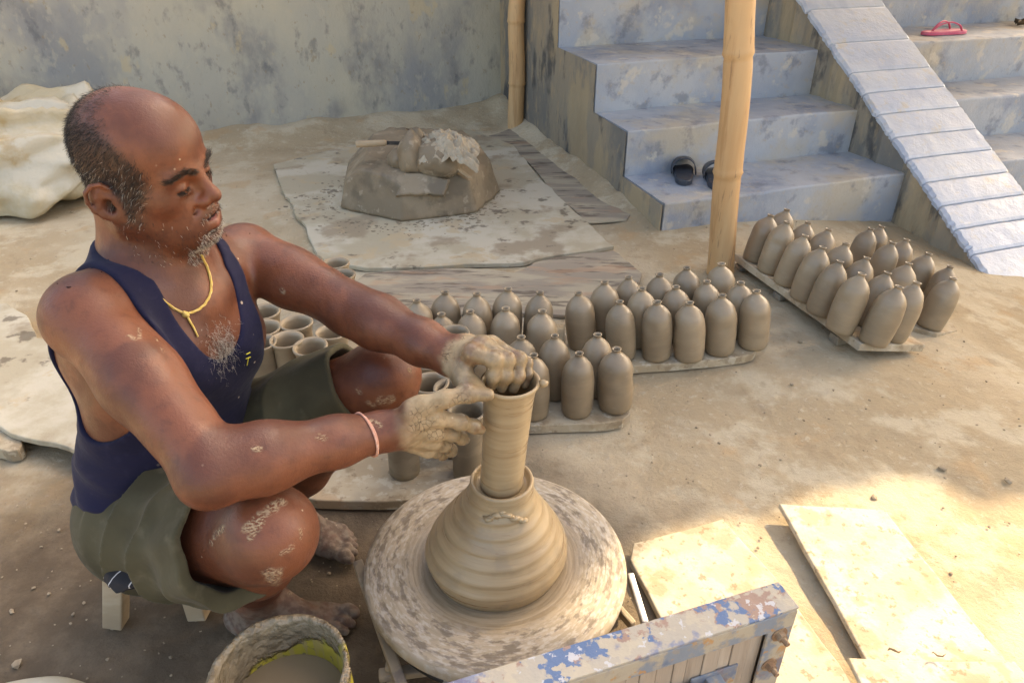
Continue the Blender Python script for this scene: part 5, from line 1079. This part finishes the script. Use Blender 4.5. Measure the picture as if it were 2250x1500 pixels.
# --- hair: short strands rooted on the skin
M['hair_dark'] = mat('dark_hair', (.025, .018, .014), (), .5, .05, (), 'O'); M['hair_white'] = mat('grey_hair', (.52, .47, .40), (), .5, .05, (), 'O')
def strands(name, w, n, L, r, direction, spread, m, seed, label=None, curl=0, lift=.55):
    g = np.random.default_rng(seed); p = np.clip(w, 0, None)**1.3; p = p/p.sum(); idx = g.choice(len(bv), n, p=p)
    root = bv[idx]+g.normal(0, .0009, (n, 3)); N = bn[idx]; dr = direction(root) if callable(direction) else np.broadcast_to(direction, (n, 3)); dr = dr-N*(dr*N).sum(1)[:, None]; dr /= np.linalg.norm(dr, axis=1)[:, None]+1e-9
    D = N*lift+dr*(1-lift)+g.normal(0, spread, (n, 3)); D /= np.linalg.norm(D, axis=1)[:, None]; Lr = L*g.uniform(.5, 1.3, n)
    side = np.cross(D, g.normal(0, 1, (n, 3))); side /= np.linalg.norm(side, axis=1)[:, None]; s2 = np.cross(D, side); K = 4 if curl else 3; ring = []
    for j in range(K):
        q = j/(K-1); ctr = root+D*(Lr*q)[:, None]+dr*(Lr*.25*q*q)[:, None]+(side*np.sin(q*4)[..., None] if False else side*math.sin(q*4.2)*curl*Lr[:, None])
        rr = r*(1-.75*q)
        for a in range(3): ring.append(ctr+rr*(side*math.cos(a*2.094)+s2*math.sin(a*2.094)))
    V = np.stack(ring, 1).reshape(-1, 3); b = np.arange(n)[:, None]*(3*K); F = []
    for j in range(K-1):
        for a in range(3): F.append(np.concatenate([b+j*3+a, b+j*3+(a+1) % 3, b+(j+1)*3+(a+1) % 3, b+(j+1)*3+a], 1))
    o = big_mesh(name, V, np.concatenate(F), m, person); 
    if label: o['label'] = label
    return o
down_back = nrm(HR @ np.array([-.5, 0, -.8])); hd = HR @ np.array([.9, 0, -.3])
strands('hair', scalp, 13000, .0062, .00024, lambda R0: np.broadcast_to(down_back, R0.shape), .22, M['hair_dark'], 1, lift=.45)
strands('hair', scalp*sstep(.07, -.02, z_), 700, .0068, .00022, lambda R0: np.broadcast_to(down_back, R0.shape), .25, M['hair_white'], 2, 'short grey hairs at the temples and nape', lift=.45)
strands('eyebrow', brow, 620, .0078, .00026, lambda R0: np.sign((R0-HC) @ lf2)[:, None]*lf2*.9+up2*.35, .16, M['hair_dark'], 3, lift=.30)
strands('beard', beard, 1000, .0046, .00026, HR @ np.array([.35, 0, -.8]), .3, M['hair_dark'], 4, lift=.5)
strands('beard', np.clip(chinb*1.6+must*.6+jawb*.15, 0, 2), 1500, .0036, .00028, HR @ np.array([.35, 0, -.8]), .3, M['hair_white'], 5, 'white stubble on chin and upper lip', lift=.5)
q = tl_(bv); chest = np.exp(-((q[:, 1]-.0)/.024)**2-((q[:, 2]-.352)/.032)**2)*(q[:, 0] > .05)*(bn @ tf > .3)*(hm > 1.3)*(np.abs(q[:, 2]-.33) < .12)*(np.abs(q[:, 1]) < .09)*(q[:, 0] < .16)
strands('chest_hair', chest, 650, .010, .00026, -tu, .5, M['hair_white'], 6, curl=.28, lift=.4); strands('chest_hair', chest, 220, .010, .00026, -tu, .5, M['hair_dark'], 7, curl=.28, lift=.4)
for sd_ in (-1, 1): strands('eyelash', lash*(sd_*hl[:, 1] > .01), 80, .006, .0003, HR @ np.array([.6, 0, -.5]), .15, M['hair_dark'], 8, lift=.3)
# --- neck cord and wrist thread, laid on the skin
def offs(P, r):
    e = 1e-3; g_ = np.stack([f_body(P+np.eye(3)[k]*e, None, None)-f_body(P-np.eye(3)[k]*e, None, None) for k in range(3)], 1)/(2*e); g_ /= np.linalg.norm(g_, axis=1)[:, None]; return P+g_*r
cp = trace([(440, 560), (455, 590), (463, 620), (462, 645), (450, 668), (432, 682), (408, 690), (385, 680), (362, 664), (343, 645)]); ts = np.linspace(0, len(cp)-1, 60)
sm3 = np.stack([np.interp(ts, range(len(cp)), cp[:, k]) for k in range(3)], 1)
for _ in range(4): sm3[1:-1] = .25*sm3[:-2]+.5*sm3[1:-1]+.25*sm3[2:]
strs = []
for k in range(3):
    ph = np.linspace(0, 26, 60)+k*2.1; pp = offs(sm3, .0018)+np.stack([np.cos(ph)*.0011, 0*ph, np.sin(ph)*.0011], 1); strs.append(tube_geo(pp, .0011, 6))
tail = trace([(408, 690), (414, 703), (424, 720), (433, 740)]); tt_ = np.linspace(0, 3, 14); tail = offs(np.stack([np.interp(tt_, range(4), tail[:, k]) for k in range(3)], 1), .0022); strs.append(tube_geo(tail, np.linspace(.0019, .0014, 14), 6))
kc = offs(trace([(406, 690)]), .003)[0]; b = bmesh.new(); bmesh.ops.create_icosphere(b, subdivisions=2, radius=.0052); kv = np.array([v.co for v in b.verts])*(1, .8, 1.0); kf = [[v.index for v in f.verts] for f in b.faces]; b.free(); kv = kv*(1+.2*np.sin(kv[:, :1]*900+kv[:, 2:]*700))+kc; strs.append((kv, kf))
V, F = join(strs); mesh_obj('neck_cord', V, F, M['cord'], person, True)
ax = nrm(wrR-elR); wc = trace([(818, 955)])[0]; tq = np.dot(wc-elR, ax); cen = elR+ax*tq; w1 = nrm(np.cross(ax, [0, 0, 1])); w2 = np.cross(ax, w1); aa = 2*math.pi*np.arange(40)/40; dirn = np.cos(aa)[:, None]*w1+np.sin(aa)[:, None]*w2; cc = cen+ax*(.006*np.sin(aa+1))[:, None]; lr = np.full(40, .015)
for _ in range(24): lr += np.clip(-f_body(cc+dirn*lr[:, None], None, None), -.004, .004)*.9
rg_ = list(cc+dirn*(lr+.0014)[:, None])
rg_ = np.array(rg_+[rg_[0], rg_[1]]); a1 = tube_geo(rg_, .0017, 7, False); a2 = tube_geo(rg_+ax*.0022*np.sin(np.linspace(0, 9, len(rg_)))[:, None], .0014, 7, False); V, F = join([a1, a2]); mesh_obj('wrist_thread', V, F, M['band'], person, True)
# --- eyes
t = NT('eye'); O = t.coord('O'); sp4 = t.node('ShaderNodeSeparateXYZ'); t.l.new(O, sp4.inputs[0]); c = t.mix(t.map(sp4.outputs[0], .0100, .0104), (.62, .54, .46), (.035, .018, .010)); c = t.mix(t.map(sp4.outputs[0], .0118, .0119), c, (.004, .004, .004)); t.set(t.b.inputs['Base Color'], c); t.b.inputs['Roughness'].default_value = .08; M['eye'] = t.m
for s in (-1, 1):
    b = bmesh.new(); bmesh.ops.create_uvsphere(b, u_segments=24, v_segments=16, radius=.0125*HS); ev_ = np.array([v.co for v in b.verts]); ef = [[v.index for v in f.verts] for f in b.faces]; b.free(); o = mesh_obj('eye', ev_, ef, M['eye'], None, True, origin=(0, 0, 0))
    gz_d = nrm(HR @ np.array([.85, 0, -.35])); o.parent = person; o.matrix_parent_inverse = Matrix(); o.location = Vector(Hd(.0735, s*.0325, -.0095)-np.array(BASE)); o.rotation_euler = Vector(gz_d).to_track_quat('X', 'Z').to_euler()

def trace_f(field, pxs):
    D = np.array([ray(a, b) for a, b in pxs]); D /= np.linalg.norm(D, axis=1)[:, None]; tt = np.full(len(D), .45)
    for _ in range(120): tt += np.clip(field(CAMP+D*tt[:, None], None, None), -.006, .05)*.7
    return CAMP+D*tt[:, None]
M['print'] = mat('yellow_print', (.62, .55, .06), (), .7, .05, (), 'O')
for st_ in ([(541, 778), (549, 774)], [(540, 788), (550, 784)], [(546, 786), (543, 802)]):
    pp = trace_f(f_vest, st_); pp = np.array([lerp(pp[0], pp[1], k/4) for k in range(5)])-nrm(ray(545, 785))*.0006; V, F = tube_geo(pp, .0016, 6, flat=.4); mesh_obj('vest_print', V, F, M['print'], person)
pc = trace_f(f_shorts, [(268, 1262), (235, 1235), (295, 1285)])
b = bmesh.new(); bmesh.ops.create_icosphere(b, subdivisions=4, radius=1); D = np.array([v.co for v in b.verts]); F = [[v.index for v in f.verts] for f in b.faces]; b.free()
ax1 = nrm(pc[2]-pc[1]); ax3 = nrm(ray(268, 1262))*-1; ax2 = nrm(np.cross(ax3, ax1)); ax3 = np.cross(ax1, ax2); V = (D*np.array([.034, .024, .010])*(1+.25*fbm(D*2.2, 3, 4))[:, None]) @ np.stack([ax1, ax2, ax3], 0)+pc[0]
t = NT('striped_black_cloth'); O = t.coord('P'); wv = t.node('ShaderNodeTexWave'); t.l.new(t.mapping(O, (1, 1, 1), (.3, .6, .9)), wv.inputs[0]); wv.inputs['Scale'].default_value = 17; wv.inputs['Distortion'].default_value = 3; c = t.mix(t.map(wv.outputs['Fac'], .975, .99), (.012, .011, .013), (.45, .42, .40)); t.set(t.b.inputs['Base Color'], c); t.b.inputs['Roughness'].default_value = .85
tag(mesh_obj('pocket_cloth', V, F, t.m, None, True), 'black cloth with thin white stripes stuffed in the shorts pocket', 'cloth')
